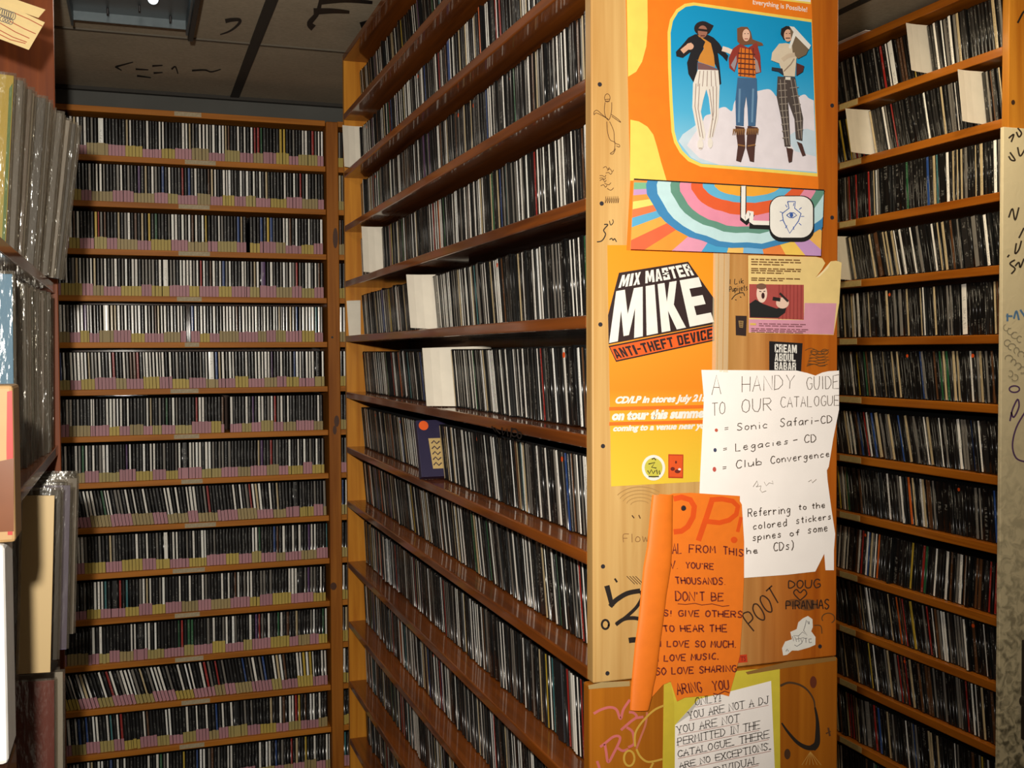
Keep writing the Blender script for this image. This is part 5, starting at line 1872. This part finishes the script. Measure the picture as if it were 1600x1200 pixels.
# index cards stuck in front of the yellow sleeve
def index_card(pts, Y, label, lines):
    p_ = Print(lambda x, y: on_y(x, y, Y))
    p_.base_mat = ink((232, 204, 140))
    if lines:
        RL = ink((176, 74, 30))
        for a in [[(22, 20), (45, 30), (66, 41)], [(15, 33), (38, 45), (56, 53)], [(0, 36), (24, 50), (46, 60)], [(-10, 42), (20, 58), (42, 66)], [(-12, 48), (16, 62), (40, 68)]]:
            p_.stroke(a, 1.4, RL)
        for i in range(7):
            x, y = 0 + i * 3.4, 18 + i * 1.2
            p_.stroke(ellipse(x, y, 4, 6, 10) + [(x + 4, y)], 1.0, ink((70, 66, 74)))
        for i in range(4):
            x, y = 4 + i * 4.2, 30 + i * 1.5
            p_.stroke(ellipse(x, y, 4, 4, 10) + [(x + 4, y)], 1.0, ink((90, 84, 90)))
    o = p_.done('index_card', base=pts, thick=.0004)
    return tag(o, label, 'card')


index_card([(-45, -18), (0, 3), (70, 35), (45, 78), (0, 61), (-60, 36)], 1.955, 'cream index card with red lines and scribble on the yellow record sleeve', True)
index_card([(-20, -20), (10, -6), (71, 15), (60, 28), (20, 14), (-30, -6)], 1.972, 'plain index card tucked behind the red-lined one, top left', False)

# cartons close to the camera at the left edge
nz = lambda py, d: (551 - py) * d / FPX
BXR = on_y(22, 720, 1.40).x
crt = MB().box((BXR - .19, 1.40, EYE - .222), (BXR, 1.475, EYE - .036), .004).done('taped_carton', plain('cream_carton', (160, 126, 82), .6))
tag(crt, 'cream carton with red edges and brown packing tape at the far left', 'carton')
pr = Print(lambda x, y: on_y(x, y, 1.40 - .0004))
REDC = ink((176, 34, 26))
pr.poly([(11, 612), (19, 610), (20.5, 700), (19.5, 836), (12, 836), (10, 700)], REDC)
pr.done('red_edge_band', crt)
pr = Print(lambda x, y: on_y(x, y, 1.40 - .0008))
pr.poly([(-150, 752), (21.5, 716), (21.5, 830), (-150, 838)], plain('brown_packing_tape', (104, 58, 28), .3))
pr.done('packing_tape', crt)
wct = MB().box((BXR - .24, 1.395, EYE - .485), (BXR - .012, 1.49, EYE - .2235), .006).done('white_carton', plain('white_carton_card', (238, 236, 232), .6))
tag(wct, 'glaring white carton under the taped cream carton, left edge', 'carton')
dct = MB().box((BXR - .26, 1.37, .0), (BXR - .012, 1.49, EYE - .4865), .006).done('brown_crate', M_dark_wood)
tag(dct, 'dark brown crate under the white carton at lower left corner', 'crate')

# ------------------------------------------------------------------ ceiling light of the left aisle
lt = empty('ceiling_light', (0.0, 2.55, CEIL), 'slim metal ceiling light over the left aisle, tube unlit at its end', 'ceiling light')
M_lamp = plain('lamp_housing', (86, 96, 100), .4, metal=.3)
M_frame = plain('lamp_frame', (170, 176, 172), .4)
fx0, fx1, fy0, fy1 = -.150, .150, 1.93, 3.16
hb = MB()
hb.box((fx0, fy0, CEIL - .006), (fx1, fy1, CEIL - .0005))
hb.box((fx0, fy0, CEIL - .045), (fx0 + .006, fy1, CEIL - .006)); hb.box((fx1 - .006, fy0, CEIL - .045), (fx1, fy1, CEIL - .006))
hb.box((fx0 + .006, fy1 - .006, CEIL - .03), (fx1 - .006, fy1, CEIL - .006)); hb.box((fx0 + .006, fy0, CEIL - .03), (fx1 - .006, fy0 + .006, CEIL - .006))
hb.done('housing', M_lamp, lt)
box('side_rail', (fx1 + .0005, fy0, CEIL - .055), (fx1 + .014, fy1 + .02, CEIL - .0005), plain('black_rail', (22, 22, 22), .5), lt)
box('end_rim', (fx0 - .004, fy1 + .0005, CEIL - .022), (fx1, fy1 + .012, CEIL - .0005), M_frame, lt)


def mat_glow(name, col, s):
    m, nt, b = new_mat(name)
    b.inputs['Base Color'].default_value = (.8, .8, .8, 1)
    b.inputs['Emission Color'].default_value = col
    b.inputs['Emission Strength'].default_value = s
    return m


tb = MB().cyl((0.055, fy0 + .02, CEIL - .025), (0.055, 2.93, CEIL - .025), .013, n=20)
tb.done('tube', mat_glow('fluorescent_tube', (.86, .97, 1, 1), 1.6), lt, smooth=True)
for (x, y) in [(.02, 3.05), (-.06, 3.1), (.10, 3.12)]:
    box('clip', (x, y, CEIL - .022), (x + .006, y + .02, CEIL - .006), M_black, lt)
